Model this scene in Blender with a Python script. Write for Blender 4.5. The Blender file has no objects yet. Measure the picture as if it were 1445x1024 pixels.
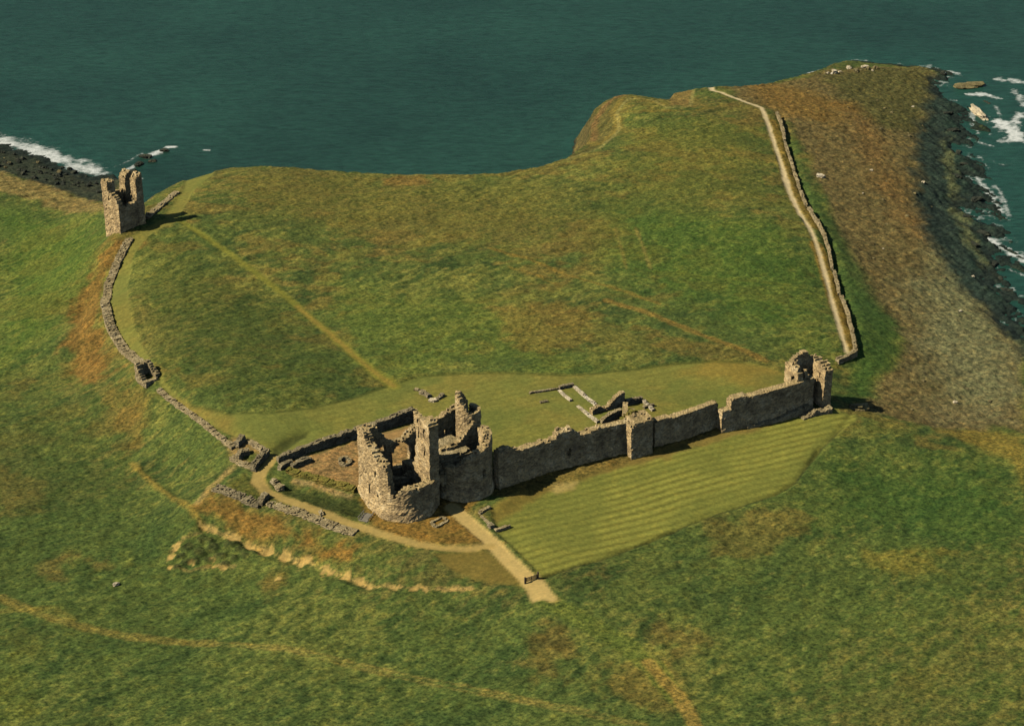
# Aerial view of a ruined castle on a grassy headland above the sea.
import bpy, math, random
import numpy as np
from mathutils import noise as mnoise, Vector

random.seed(7)
RNG = np.random.default_rng(7)
C = bpy.context.scene.collection
SC = bpy.context.scene

# ------------------------------------------------------------------ camera
CAM_H, TH, F = 218.0, math.radians(27.0), 2600.0      # metres, pitch below level, focal length for a 1445 px wide picture
cam_d = bpy.data.cameras.new('camera')
cam_d.sensor_width = 36.0
cam_d.lens = 36.0 * F / 1445.0
cam_d.clip_start, cam_d.clip_end = 1.0, 60000.0
cam = bpy.data.objects.new('camera', cam_d)
cam.location = (0, 0, CAM_H)
cam.rotation_euler = (math.pi / 2 - TH, 0, 0)
C.objects.link(cam)
SC.camera = cam


def ray(u, v):
    x, y = (u - 722.5) / F, -(v - 512.0) / F
    return np.array([x, math.cos(TH) + y * math.sin(TH), -math.sin(TH) + y * math.cos(TH)])


def plane(u, v, z):
    d = ray(u, v)
    t = (z - CAM_H) / d[2]
    return np.array([d[0] * t, d[1] * t])


# ------------------------------------------------------------------ numpy noise
def _hash(ix, iy, seed):
    n = (ix * 374761393 + iy * 668265263 + seed * 1442695041) & 0xFFFFFFFF
    n = ((n ^ (n >> 13)) * 1274126177) & 0xFFFFFFFF
    n = n ^ (n >> 16)
    return (n & 0xFFFFFF) / float(0xFFFFFF)


def vnoise(x, y, seed=0):
    x = np.asarray(x, float); y = np.asarray(y, float)
    ix = np.floor(x).astype(np.int64); iy = np.floor(y).astype(np.int64)
    fx, fy = x - ix, y - iy
    fx = fx * fx * fx * (fx * (fx * 6 - 15) + 10); fy = fy * fy * fy * (fy * (fy * 6 - 15) + 10)
    a, b = _hash(ix, iy, seed), _hash(ix + 1, iy, seed)
    c, d = _hash(ix, iy + 1, seed), _hash(ix + 1, iy + 1, seed)
    return (a + (b - a) * fx) * (1 - fy) + (c + (d - c) * fx) * fy


def fbm(x, y, seed=0, octv=4, gain=0.5):
    s, a, t = 0.0, 1.0, 0.0
    for o in range(octv):
        # rotate between octaves so that no lattice shows
        ca, sa = math.cos(0.6 + o), math.sin(0.6 + o)
        s = s + a * vnoise(x * ca - y * sa + 17.3 * o, x * sa + y * ca - 9.1 * o, seed + o * 31)
        t += a; a *= gain
        x = x * 2.03; y = y * 2.03
    return s / t


def sstep(a, b, x):
    t = np.clip((x - a) / (b - a), 0, 1)
    return t * t * (3 - 2 * t)


# ------------------------------------------------------------------ terrain heights
SEA = -16.0
CTRL = [  # photo pixel, height of the ground there
    (400,450,1),(600,400,1.2),(800,400,1),(1000,400,.2),(700,500,1),(550,560,1),(1000,540,0),(450,610,.6),(300,588,1),(900,200,1),
    (700,260,2),(500,250,3),(330,245,4),(250,305,5),(172,331,4.6),(985,130,0),(1075,160,-.5),(1150,330,-1.5),(1190,480,-2),(1100,480,-.8),
    (200,420,2),(230,530,1.2),(880,140,.5),(860,200,.5),(870,300,1),(1100,300,0),
    (500,690,-1.2),(565,738,-2),(640,718,-2),(700,692,-2.2),(767,666,-2.4),(885,648,-2.5),(1012,606,-2.5),(1100,588,-3),(1165,577,-3.2),
    (450,660,-.4),(560,640,-.3),(760,600,0),(870,600,-.4),(1060,550,-.6),(640,600,.4),
    (690,772,-3.6),(760,830,-5),(800,760,-3.8),(950,690,-3.7),(1110,640,-3.7),(1200,588,-4),(1100,700,-5.2),(900,790,-5.6),
    (350,675,-1),(300,690,-2),(420,745,-3.4),(520,790,-5),(620,800,-4.8),(280,712,-3),
    (330,765,-6.6),(420,795,-7),(520,830,-7),(640,838,-6.6),
    (100,900,-9.5),(400,920,-9.5),(700,980,-9.5),(1000,900,-8.5),(1300,900,-9),(1400,760,-8.6),(1250,660,-6.6),(200,780,-8.6),(60,720,-9),
    (60,1010,-10.5),(1400,1010,-10.5),(20,600,-9),(700,880,-7.6),
    (150,430,.8),(205,528,.6),(325,640,-.6),(182,340,3.5),(118,440,-6.4),(112,520,-7),(170,600,-6.4),(250,650,-5.6),(260,690,-6),(90,370,-8),
    (140,335,-1),(135,300,-3),(60,320,-10),(10,290,-11.5),(40,450,-9),(0,252,-13),(80,268,-12.5),(145,285,-11),
    (0,222,-14.6),(60,240,-14.8),(140,262,-14.6),(0,205,-15.8),(60,222,-15.8),(135,248,-15.9),(0,120,-25),(60,150,-25),(150,190,-25),(260,205,-25),(0,60,-26),(0,185,-18.5),(150,232,-19),(838,172,-5),(834,196,-5.5),(858,170,-1.2),(955,140,-2),(968,132,-2.2),
    (1215,420,-6),(1250,480,-6.4),(1200,540,-6),(1200,330,-6),(1150,240,-4.5),(1120,180,-3),(1290,560,-9),(1260,400,-8),(1300,330,-10.5),(1260,250,-9),
    (1200,160,-7),(1100,125,-5.5),(1180,104,-10),(1250,98,-12.5),(1305,102,-14.5),(1290,170,-12.5),(1330,120,-16),
    (1325,200,-14.9),(1335,290,-14.9),(1370,390,-15),(1425,470,-15.1),(1372,200,-16.2),(1400,300,-16.4),(1430,400,-16.3),(1440,560,-13.5),(1430,600,-13),(1340,605,-9.5),(1280,592,-7.5),
    (1420,260,-17.4),(1445,340,-17.4),(1460,420,-17.2),(1450,220,-19),(1375,130,-17.5),(1420,110,-20),(1340,605,-8.8),(1400,640,-9),(1440,640,-9.6),
]
cp = np.array([[*plane(u, v, z), z] for u, v, z in CTRL])
# far guards so that the surface stays calm beyond the frame
GUARD = [(-260,260,-11),(260,260,-11),(0,200,-11),(-300,420,-11),(-300,560,-17),(260,420,-13),(300,560,-24),(280,720,-26),(150,760,-24),(-300,700,-24),
         (0,700,2),(-100,660,3),(80,720,-8)]
cp = np.vstack([cp, np.array(GUARD, float)])
S0 = 100.0


def _tps(r2):
    return np.where(r2 > 1e-12, r2 * np.log(np.maximum(r2, 1e-12)) * .5, 0.0)


_n = len(cp)
_X = cp[:, :2] / S0
_d2 = ((_X[:, None, :] - _X[None, :, :]) ** 2).sum(-1)
_A = np.zeros((_n + 3, _n + 3))
_A[:_n, :_n] = _tps(_d2) + np.eye(_n) * 2e-4
_A[:_n, _n] = 1; _A[:_n, _n + 1:] = _X
_A[_n, :_n] = 1; _A[_n + 1:, :_n] = _X.T
_W = np.linalg.solve(_A, np.concatenate([cp[:, 2], np.zeros(3)]))


def seg_dist(px, py, pts):
    """distance to a polyline, and the distance run along it at the nearest point"""
    best = np.full(px.shape, 1e9); run = np.zeros(px.shape); s = 0.0
    for (x0, y0), (x1, y1) in zip(pts[:-1], pts[1:]):
        dx, dy = x1 - x0, y1 - y0
        L2 = dx * dx + dy * dy
        if L2 < 1e-9:
            continue
        t = np.clip(((px - x0) * dx + (py - y0) * dy) / L2, 0, 1)
        d = np.hypot(px - x0 - t * dx, py - y0 - t * dy)
        m = d < best
        best = np.where(m, d, best); run = np.where(m, s + t * math.sqrt(L2), run)
        s += math.sqrt(L2)
    return best, run


def inside(px, py, pts):
    r = np.zeros(px.shape, bool)
    n = len(pts)
    for i in range(n):
        x0, y0 = pts[i]; x1, y1 = pts[(i + 1) % n]
        if y0 == y1:
            continue
        c = (y0 > py) != (y1 > py)
        r ^= c & (px < (x1 - x0) * (py - y0) / (y1 - y0) + x0)
    return r


def sdist(px, py, pts):
    """signed distance to a polygon, positive inside"""
    d, _ = seg_dist(px, py, list(pts) + [pts[0]])
    return np.where(inside(px, py, pts), d, -d)


# the brink of the sea cliff: beyond it the ground falls away
BRINK_PX = [(198,288,3),(222,265,3.6),(252,242,4),(285,236,4),(320,229,4),(440,240,3.4),(560,246,2.6),(640,245,2.2),(700,242,2),(760,232,1.6),(800,223,.6),
            (822,212,-3),(833,198,-6),(835,180,-6),(838,164,-5.5),(852,148,-3),(884,131,-.6),(915,136,-.4),(942,143,-1.5),(952,131,-2.6),(974,124,-1.6),(990,121,-.5),(1030,122,-2.5),(1080,117,-5),(1140,107,-9),(1165,98,-11)]
BRINK = [tuple(plane(u, v, z)) for u, v, z in BRINK_PX]
OFFSHORE = BRINK + [(230, 900), (-330, 900), (-200, 720), tuple(plane(150, 236, -17)), tuple(plane(172, 258, -14))]


def base_h(x, y):
    x = np.asarray(x, float); y = np.asarray(y, float)
    shp = x.shape
    x = x.ravel(); y = y.ravel()
    out = np.empty(x.shape)
    for i in range(0, len(x), 40000):
        xs, ys = x[i:i + 40000], y[i:i + 40000]
        r2 = (xs[:, None] / S0 - _X[:, 0]) ** 2 + (ys[:, None] / S0 - _X[:, 1]) ** 2
        z = _tps(r2) @ _W[:_n] + _W[_n] + _W[_n + 1] * xs / S0 + _W[_n + 2] * ys / S0
        d = np.maximum(sdist(xs, ys, OFFSHORE), 0)
        crag = 1 + .7 * (fbm(xs / 7, ys / 7, 91, 3) - .5)
        z = z - np.minimum(46, 1.55 * d * crag)
        out[i:i + 40000] = z
    return np.maximum(out, -34).reshape(shp)


_T = np.arange(250.0, 1250.0, 1.0)


def hit(u, v):
    """where the line of sight through a photo pixel meets the ground"""
    d = ray(u, v)
    x, y, z = d[0] * _T, d[1] * _T, CAM_H + d[2] * _T
    h = base_h(x, y)
    k = np.argmax(z < h)
    if not (z < h).any():
        return plane(u, v, 0)
    a, b = z[k - 1] - h[k - 1], h[k] - z[k]
    t = _T[k - 1] + a / (a + b)
    return np.array([d[0] * t, d[1] * t])


def hits(l):
    return [tuple(hit(u, v)) for u, v in l]


# ------------------------------------------------------------------ terrain grid
DX, DY = 0.5, 0.56
GX = np.arange(-262, 262 + DX, DX)
GY = np.arange(225, 770 + DY, DY)
NX, NY = len(GX), len(GY)
PX, PY = np.meshgrid(GX, GY)
Z = base_h(PX, PY)


def local(pts, pad):
    """rows and columns of the grid round a set of points"""
    a = np.array(pts)
    i0 = max(0, int((a[:, 0].min() - pad - GX[0]) / DX)); i1 = min(NX, int((a[:, 0].max() + pad - GX[0]) / DX) + 2)
    j0 = max(0, int((a[:, 1].min() - pad - GY[0]) / DY)); j1 = min(NY, int((a[:, 1].max() + pad - GY[0]) / DY) + 2)
    return slice(j0, j1), slice(i0, i1)


def poly_mask(px_pts, soft=1.0, wob=0.0, wl=4.0, seed=0):
    pts = hits(px_pts)
    m = np.zeros(PX.shape, np.float32)
    s = local(pts, soft + wob + 2)
    x, y = PX[s], PY[s]
    d = sdist(x, y, pts)
    if wob:
        d = d + wob * 2 * (fbm(x / wl, y / wl, seed, 4, .6) - .5)
    m[s] = sstep(-soft, soft, d)
    return m


def line_mask(px_pts, width, soft=.5, wob=0.0, wl=3.0, seed=0, taper=None):
    pts = hits(px_pts)
    m = np.zeros(PX.shape, np.float32)
    s = local(pts, width + soft + wob + 2)
    x, y = PX[s], PY[s]
    d, run = seg_dist(x, y, pts)
    w = width / 2.0
    if taper:
        tot = sum(math.dist(a, b) for a, b in zip(pts[:-1], pts[1:]))
        w = np.interp(run / tot, [q[0] for q in taper], [q[1] / 2 for q in taper])
    if wob:
        d = d + wob * 2 * (fbm(x / wl, y / wl, seed, 3) - .5)
    m[s] = 1 - sstep(-soft, soft, d - w)
    return m


def gauss_line(px_pts, amp, sigma, seed=0, var=.3):
    pts = hits(px_pts)
    s = local(pts, sigma * 4)
    x, y = PX[s], PY[s]
    d, run = seg_dist(x, y, pts)
    Z[s] += amp * np.exp(-(d / sigma) ** 2) * (1 + var * 2 * (vnoise(run / 4, run * 0, seed) - .5))


# ---- mown lawns, paths and other zones (photo pixels projected on the ground)
LAWN_WARD = [(240,550),(270,572),(320,583),(380,582),(440,575),(500,560),(545,545),(570,539),(600,530),(650,527),(720,526),(800,529),(840,526),(900,520),(950,513),(1000,510),
             (1050,511),(1090,520),(1135,540),(1130,556),(1010,586),(925,612),(870,632),(760,655),(700,660),(640,650),(560,625),(505,618),(450,630),(392,652),(372,650),(345,625),(300,603),(262,580)]
LAWN_WEST = [(186,336),(168,375),(155,405),(152,430),(160,460),(180,492),(212,525),(240,560),(262,580),(300,603),(320,583),(270,572),(240,550),(215,518),(197,480),(183,440),(180,400),
             (188,362),(205,337),(225,324),(248,315),(243,306),(215,318)]
LAWN_NORTH = [(232,306),(258,270),(282,248),(318,232),(330,232),(300,248),(278,264),(256,300),(248,312)]
LAWN_FRONT = [(694,716),(720,704),(780,688),(880,654),(1010,612),(1120,588),(1165,579),(1208,586),(1208,594),(1190,606),(1155,636),(1122,680),(1092,699),(980,736),(850,787),(764,814),(722,772),(700,752)]
LAWN_SMALL = [(612,782),(660,778),(690,779),(742,819),(733,826),(690,822),(648,810),(628,798)]
BANK_GATE = [(505,700),(600,670),(690,700),(650,728),(684,768),(640,770),(590,765),(545,752),(522,738),(512,722)]
BANK_OLD = [(510,715),(540,736),(570,744),(610,742),(640,724),(684,768),(640,770),(590,765),(545,752),(522,738)]
COURT = [(402,655),(450,639),(505,620),(590,596),(600,625),(560,660),(512,692),(470,684),(430,668)]
WEDGE = [(384,632),(400,618),(437,606),(425,617),(398,637),(386,645)]
lawn_s = poly_mask(LAWN_WARD, .5)
lawn_s = np.maximum(lawn_s, poly_mask(LAWN_WEST, .5))
lawn_s = np.maximum(lawn_s, poly_mask(LAWN_NORTH, .5))
lawn_f = poly_mask(LAWN_FRONT, .5, .25, 2, 5)
lawn_c = poly_mask(LAWN_SMALL, .6)
DIAG = [(252,312),(290,335),(330,362),(375,395),(420,432),(460,466),(500,502),(535,530),(556,545)]
diag = line_mask(DIAG, 2.2, .7, .2, 3, 3, [(0, 1.8), (.6, 2.2), (1, 3.4)])
lawn = np.clip(lawn_s + lawn_f + lawn_c + .8 * diag, 0, 1)

P_MAIN = [(638,716),(662,738),(690,763),(720,793),(748,820)]
P_END = [(735,822),(760,812),(790,846),(778,851),(765,846),(752,852)]
P_LOOP = [(694,771),(660,775),(625,774),(590,768),(545,755),(510,744),(470,728),(430,713),(395,700),(374,690),(364,679),(366,667),(377,657),(386,645)]
P_EAST = [(984,122),(1005,128),(1030,136),(1055,145),(1075,152),(1082,170),(1090,195),(1103,235),(1113,270),(1128,302),(1142,322),(1152,345),(1161,375),(1170,410),(1178,440),(1188,475),(1194,496)]
path_main = np.maximum(line_mask(P_MAIN, 3.6, .35, .2, 2, 8), poly_mask(P_END, .5, .5, 2, 9))
path_loop = line_mask(P_LOOP, 2.4, .4, .25, 2, 11, [(0, 1.7), (.2, 2.0), (.5, 2.3), (.78, 2.8), (.9, 3.4), (1, 2.2)])
path_east = line_mask(P_EAST, 1.7, .45, .3, 3, 12, [(0, 3.2), (.22, 2.6), (.3, 2.0), (.55, 1.5), (.62, 2.2), (.72, 1.5), (1, 1.2)])

SHORE = [(1000,124),(1040,121),(1080,119),(1140,110),(1165,101),(1240,94),(1310,98),(1335,120),(1330,200),(1340,300),(1375,390),(1430,470),(1445,500),(1445,612),(1415,603),(1380,606),(1330,603),(1270,590),
         (1205,574),(1225,555),(1262,520),(1275,482),(1250,445),(1215,405),(1185,345),(1168,290),(1140,215),(1115,175),(1078,150),(1040,138)]
shore = poly_mask(SHORE, 2.0, 3.0, 8, 21)
WETROCK = [(1318,96),(1345,110),(1370,150),(1390,230),(1410,300),(1445,400),(1445,500),(1405,452),(1350,396),(1312,336),(1288,262),(1290,205),(1304,150)]
wet = poly_mask(WETROCK, 4, 5, 9, 22)
BOULDER_LEFT = [(-40,196),(0,186),(60,210),(150,240),(185,262),(160,285),(120,282),(60,262),(0,243),(-40,236)]
wet_l = poly_mask(BOULDER_LEFT, 1.5, 2, 5, 23)
BROWN_LEFT = [(-40,236),(0,243),(60,262),(120,280),(150,288),(148,305),(110,302),(60,288),(0,270),(-40,262)]
brown_l = poly_mask(BROWN_LEFT, 1.5, 3, 5, 24)

# ---- relief that belongs to the ground itself
rough = 1 - np.clip(lawn + path_main + path_loop + path_east, 0, 1)
gauss_line([(395,684),(430,692),(470,704),(505,716)], -1.4, 3.2, 1)           # ditch below the ward
gauss_line([(394,633),(412,620),(430,611)], -.9, 2.2, 2)                        # hollow in the lawn
gauss_line([(285,742),(330,758),(400,783),(460,806),(520,824),(560,830)], -.9, 1.3, 3, .8)  # sandy scarp
gauss_line([(190,660),(240,705),(282,738)], .5, 1.5, 4)
gauss_line([(705,715),(722,706),(735,700)], .9, 1.8, 5)                         # mound by the gatehouse
gauss_line([(764,815),(850,788),(980,737),(1092,700),(1122,681),(1156,636)], -.55, .55, 6, .5)
gauss_line([(640,810),(690,823),(735,827)], -.4, .5, 7)
gauss_line([(1102,160),(1113,200),(1124,245),(1140,285),(1163,325),(1177,365),(1188,412),(1200,445),(1212,500)], -.9, 1.5, 8, .8)
gauss_line([(1206,578),(1190,600),(1150,640)], -.35, .6, 9)
gauss_line([(150,330),(120,420),(105,500),(115,540)], -.8, 3, 10)
u_ = PX * .8 + PY * .6; w_ = -PX * .6 + PY * .8
tus = .7 * (fbm(u_ / 2.0, w_ / 1.3, 41, 3, .65) - .5) + .45 * (fbm(u_ / 7, w_ / 4, 40, 2) - .5)
Z += (fbm(PX / 22, PY / 22, 42, 3) - .5) * 1.1 * (.3 + .7 * rough)
sandy = sum(poly_mask(p, 1, 1, 3, 25) for p in ([(235,762),(285,738),(335,770),(325,805),(270,800)],))
Z += tus * rough * (.95 + .45 * np.clip(wet + wet_l + brown_l, 0, 1) + .5 * sandy) * (1 - .3 * shore)
Z += .22 * rough * (1 - shore)
rk = np.clip(shore + wet, 0, 1)
Z += rk * ((fbm(PX / 1.7, PY / 1.5, 43, 4, .6) - .5) * 1.15 + .9 * np.abs(fbm(PX / 9, PY / 5, 47, 3) - .5))
q_ = PX * .42 - PY * .91; r_ = PX * .91 + PY * .42
reef = poly_mask([(1300,90),(1420,95),(1420,200),(1450,330),(1470,500),(1420,480),(1340,380),(1300,260)], 6)
Z += reef * (fbm(q_ / 16, r_ / 4.2, 45, 4, .55) - .5) * 3.4
Zl = Z.copy()


def ground(x, y):
    fx = np.clip((np.asarray(x, float) - GX[0]) / DX, 0, NX - 1.001); fy = np.clip((np.asarray(y, float) - GY[0]) / DY, 0, NY - 1.001)
    i = fx.astype(int); j = fy.astype(int); fx = fx - i; fy = fy - j
    return (Z[j, i] * (1 - fx) + Z[j, i + 1] * fx) * (1 - fy) + (Z[j + 1, i] * (1 - fx) + Z[j + 1, i + 1] * fx) * fy


# ------------------------------------------------------------------ ground colours (albedo of the plants, soil and stone, plus some painted shade)
def lin(r, g, b):
    f = lambda c: (c / 255 / 12.92) if c / 255 <= .04045 else ((c / 255 + .055) / 1.055) ** 2.4
    return np.array([f(r), f(g), f(b)])


COL = np.zeros(PX.shape + (3,))
n1 = fbm(PX / 30, PY / 30, 51, 4, .55)
n2 = fbm(u_ / 9, w_ / 5, 52, 4, .6)
n3 = fbm(PX / 60 + 3, PY / 45, 53, 3)
n4 = fbm(u_ / 2.6, w_ / 1.3, 54, 3, .6)
g_dark, g_mid, g_yel, g_brn = lin(60,78,38), lin(88,100,46), lin(124,122,56), lin(112,98,50)


def mix(a, b, m):
    return a * (1 - m[..., None]) + b * m[..., None]


COL[:] = g_mid
n5 = fbm(u_ / 5.5 + 9, w_ / 3, 55, 4, .65)
COL = mix(COL, g_dark, sstep(.48, .66, n2 * .8 + n5 * .2) * .75)
COL = mix(COL, g_yel, sstep(.48, .66, n1 * .45 + n4 * .4 + (1 - n5) * .15) * .75)
COL = mix(COL, g_brn, sstep(.52, .66, n3 * .45 + n2 * .2 + n4 * .35) * .55)
COL *= (.72 + .56 * n4)[..., None] * np.array([.98, .99, 1.0])


def paint(m, col, k=1.0, var=.25):
    global COL
    c = np.asarray(col)[None, None, :] * (1 + var * 2 * (n4 - .5))[..., None]
    COL = COL * (1 - (m * k)[..., None]) + c * (m * k)[..., None]


rust = sstep(.54, .68, fbm(PX / 17 + 40, PY / 12 + 7, 175, 4, .65)) * (PY > 395) * (np.abs(PX + 20) < 140)
paint(rust * rough, lin(122,104,50), .6, .5)
straw = sstep(.54, .66, fbm(u_ / 13 + 11, w_ / 6 + 3, 176, 4, .65))
paint(straw * rough * (.35 + .65 * (PY > 395) * (np.abs(PX + 10) < 130)), lin(122,120,54), .45, .5)
# greener or browner stretches of rough grass
paint(poly_mask([(0,300),(60,305),(140,320),(150,350),(120,400),(70,470),(0,520)], 10, 8, 14, 61), lin(74,100,34), .6)
paint(poly_mask([(0,520),(90,540),(180,640),(260,720),(230,780),(120,800),(0,800)], 14, 10, 14, 62), lin(66,80,36), .45)
paint(poly_mask([(860,300),(1000,300),(1120,330),(1165,430),(1130,490),(1000,440),(880,390)], 14, 10, 12, 63), lin(74,100,36), .6)
paint(poly_mask([(480,400),(700,420),(820,520),(650,520),(560,530),(470,470)], 10, 10, 10, 64), lin(98,112,44), .5)
paint(poly_mask([(330,240),(560,260),(800,270),(860,340),(700,340),(480,330),(350,300)], 14, 10, 12, 65), lin(112,104,46), .55)
paint(poly_mask([(900,180),(1060,180),(1100,290),(960,300),(860,280)], 12, 8, 12, 66), lin(112,108,44), .45)
paint(poly_mask([(1140,640),(1260,650),(1360,640),(1445,680),(1445,800),(1260,760),(1150,740)], 12, 8, 14, 67), lin(62,90,36), .65)
paint(poly_mask([(1400,610),(1445,615),(1445,690),(1425,650),(1380,630),(1340,612),(1370,604)], 2, 2, 6, 68), lin(140,122,52), .8)
paint(poly_mask([(250,330),(520,530),(450,568),(330,575),(250,540),(200,470),(195,380)], 8, 8, 10, 69), lin(70,82,34), .5)
for k_, (pg, cc, kk) in enumerate([
    ([(165,332),(186,342),(165,375),(150,400),(142,430),(150,475),(165,520),(130,535),(102,522),(92,485),(105,425),(132,362)], (126,94,44), .8),
    ([(150,550),(200,556),(218,600),(190,632),(165,605)], (116,94,44), .55),
    ([(282,712),(300,700),(365,720),(425,742),(455,752),(440,775),(390,765),(330,745)], (132,100,46), .85),
    ([(440,770),(490,770),(524,794),(505,808),(470,797)], (136,102,46), .85),
    ([(730,890),(790,885),(800,920),(790,960),(750,955)], (118,94,46), .6),
    ([(880,930),(950,930),(985,1000),(900,1000),(840,970)], (122,100,46), .5),
    ([(920,880),(985,895),(1000,925),(950,920)], (118,94,46), .5),
    ([(1000,740),(1110,710),(1150,735),(1080,780),(1010,790)], (112,96,46), .55),
    ([(1220,780),(1330,780),(1330,800),(1240,810)], (132,116,46), .5),
    ([(1270,945),(1330,950),(1320,985),(1275,980)], (120,104,46), .4),
    ([(700,430),(840,430),(830,500),(730,495)], (124,104,48), .55),
    ([(780,440),(900,470),(1000,490),(960,500),(820,490)], (112,100,46), .4),
    ([(370,825),(400,815),(400,845),(380,850)], (140,112,54), .6),
    ([(60,790),(80,790),(78,808),(62,806)], (132,104,54), .6),
    ([(105,785),(140,785),(142,798),(115,800)], (136,104,52), .7),
    ([(170,790),(185,795),(182,815),(168,812)], (120,120,50), .6),
    ([(830,300),(880,300),(900,330),(850,340)], (112,106,46), .3),
    ([(530,252),(590,250),(600,262),(545,264)], (132,102,50), .6),
    ([(0,660),(60,680),(60,720),(0,730)], (124,98,48), .45),
    ([(0,880),(40,890),(60,930),(0,930)], (110,104,42), .5),
    ([(0,960),(15,940),(35,1000),(30,1024),(0,1024)], (110,110,42), .6)]):
    paint(poly_mask(pg, 2.2, 6.0, 5, 70 + k_), lin(*cc), kk, .45)

paint(poly_mask([(0,560),(100,600),(220,760),(420,850),(640,860),(760,900),(700,1030),(-40,1040),(-60,560)], 16, 14, 16, 170), lin(72,92,42), .38, .6)
paint(poly_mask([(1000,800),(1445,800),(1460,1040),(1000,1040)], 14, 14, 16, 171), lin(80,96,42), .35, .5)
# slope shows the rock
gy, gx = np.gradient(Z, DY, DX)
slope = np.hypot(gx, gy)
gyb, gxb = np.gradient(base_h(PX[::3, ::3], PY[::3, ::3]), DY * 3, DX * 3)
sb = np.repeat(np.repeat(np.hypot(gxb, gyb), 3, 0), 3, 1)[:NY, :NX]
cliff = sstep(.65, 1.15, sb)
paint(cliff, lin(92,82,50), .85, .5)
paint(poly_mask([(836,160),(852,148),(884,132),(888,138),(872,156),(876,182),(850,204),(800,228),(826,210),(832,190)], 1.5, 2, 4, 101), lin(92,86,44), .85, .5)
paint(poly_mask([(944,150),(952,128),(990,121),(972,150)], 1, 1, 3, 102), lin(126,106,56), .9, .4)
paint(line_mask([(702,243),(760,233),(802,222),(845,204),(872,180),(866,158),(884,136),(940,150)], 3.0, 1, .8, 4, 103), lin(140,122,54), .55)

paint(line_mask([(322,232),(440,243),(560,249),(640,248),(700,245)], 1.0, .5, .5, 4, 104), lin(128,120,62), .6)
paint(line_mask([(800,226),(848,208),(874,184),(870,160),(886,140),(915,141),(942,153),(974,152),(988,126)], 1.3, .4, .3, 4, 105), lin(146,136,76), .65)
paint(line_mask([(838,200),(840,172),(852,152),(884,134)], 2.5, 1, 1.2, 3, 106), lin(122,94,54), .7, .6)
# shore
paint(shore, lin(112,98,58), .95, .5)
paint(poly_mask([(1160,108),(1240,95),(1312,100),(1318,150),(1290,190),(1240,180),(1190,150)], 5, 5, 8, 111) * shore, lin(84,84,44), .8, .4)
paint(line_mask([(1200,150),(1225,185),(1240,240),(1270,290),(1310,345)], 8, 6, 5, 7, 112) * shore, lin(126,96,50), .6, .4)
paint(poly_mask([(1020,122),(1100,118),(1200,150),(1180,180),(1120,165),(1075,148)], 6, 5, 8, 113) * shore, lin(128,100,46), .7, .4)
paint(poly_mask([(1330,330),(1390,410),(1430,480),(1445,560),(1400,590),(1330,560),(1290,480),(1290,400)], 9, 9, 10, 114) * shore, lin(124,124,84), .75, .4)
paint(poly_mask([(1280,560),(1420,575),(1440,600),(1330,600)], 5, 5, 6, 115) * shore, lin(120,112,74), .6, .4)
paint(poly_mask([(1200,400),(1262,460),(1270,500),(1225,560),(1190,560),(1200,505)], 3, 4, 7, 116), lin(66,92,38), .85)
paint(line_mask([(1098,185),(1125,245),(1160,310),(1190,380),(1225,440)], 8, 3, 2.5, 7, 117, [(0, 4), (.5, 7), (1, 12)]), lin(66,88,40), .8)
paint(wet, lin(36,54,47), .94, .35)
paint(line_mask([(1330,190),(1340,240),(1350,300),(1375,350),(1410,395)], 3.5, 2, 3, 4, 118), lin(104,106,66), .6, .5)
paint(wet_l, lin(52,58,47), .9, .5)
paint(brown_l, lin(136,116,68), .75, .9)

paint(sstep(SEA + 1.5, SEA + .5, Z), lin(36,46,40), .9, .4)

# made ground
stripes = .5 + .5 * np.sin((-PX * math.sin(.46) + PY * math.cos(.46)) / 2.2 * 2 * math.pi + 5.0 * (fbm(PX / 24, PY / 24, 121, 2) - .5))
stripes = stripes ** 1.6
paint(lawn_s, lin(122,120,54), .95, .14)
COL = COL * (1 - (lawn_s * .07 * (stripes - .5) * 2))[..., None]
paint(lawn_s * sstep(.45, .65, fbm(PX / 12, PY / 9, 122, 3)), lin(134,120,56), .4, .1)
paint(lawn_s * sstep(.5, .68, fbm(PX / 16, PY / 12, 129, 3)), lin(100,110,50), .5, .1)
paint(lawn_f, lin(128,126,54), .96, .14)
COL = COL * (1 - (lawn_f * .26 * (.6 + .8 * n1) * (stripes - .5) * 2))[..., None]
paint(lawn_f * sstep(.48, .66, fbm(u_ / 18, w_ / 9, 123, 3)), lin(110,114,50), .55, .1)
paint(lawn_c, lin(118,102,46), .9, .12)
paint(diag, lin(128,124,46), .75, .1)
paint(line_mask(DIAG[4:], 1.4, .7, .5, 4, 124), lin(158,126,58), .5, .1)
paint(poly_mask([(1000,510),(1060,511),(1100,524),(1050,540),(960,530)], 3, 3, 6, 125) * lawn_s, lin(154,124,52), .5, .1)
paint(poly_mask([(250,570),(330,590),(330,620),(300,605)], 3, 2, 5, 126) * lawn_s, lin(142,112,52), .5, .1)
paint(poly_mask(BANK_GATE, .8, .5, 2, 127), lin(132,102,46), .9, .25)
paint(poly_mask(COURT, .8, .8, 3, 128), lin(156,124,76), .95, .12)
paint(poly_mask(WEDGE, .6, .4, 2, 130), lin(72,76,34), .85, .2)  # darker green paints in the shade on the hollow's slope
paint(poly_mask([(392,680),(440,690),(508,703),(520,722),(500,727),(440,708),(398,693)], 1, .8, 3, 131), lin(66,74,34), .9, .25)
paint(line_mask([(416,676),(455,686),(495,699)], 1.2, .5, .4, 2, 132), lin(158,132,84), .8)
paint(poly_mask([(312,690),(345,668),(372,690),(410,712),(370,704)], 1, .8, 3, 133), lin(88,88,38), .85, .25)
paint(line_mask([(326,660),(300,684),(280,706)], 2.0, .6, .5, 2, 134), lin(160,136,80), .75, .2)
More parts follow.
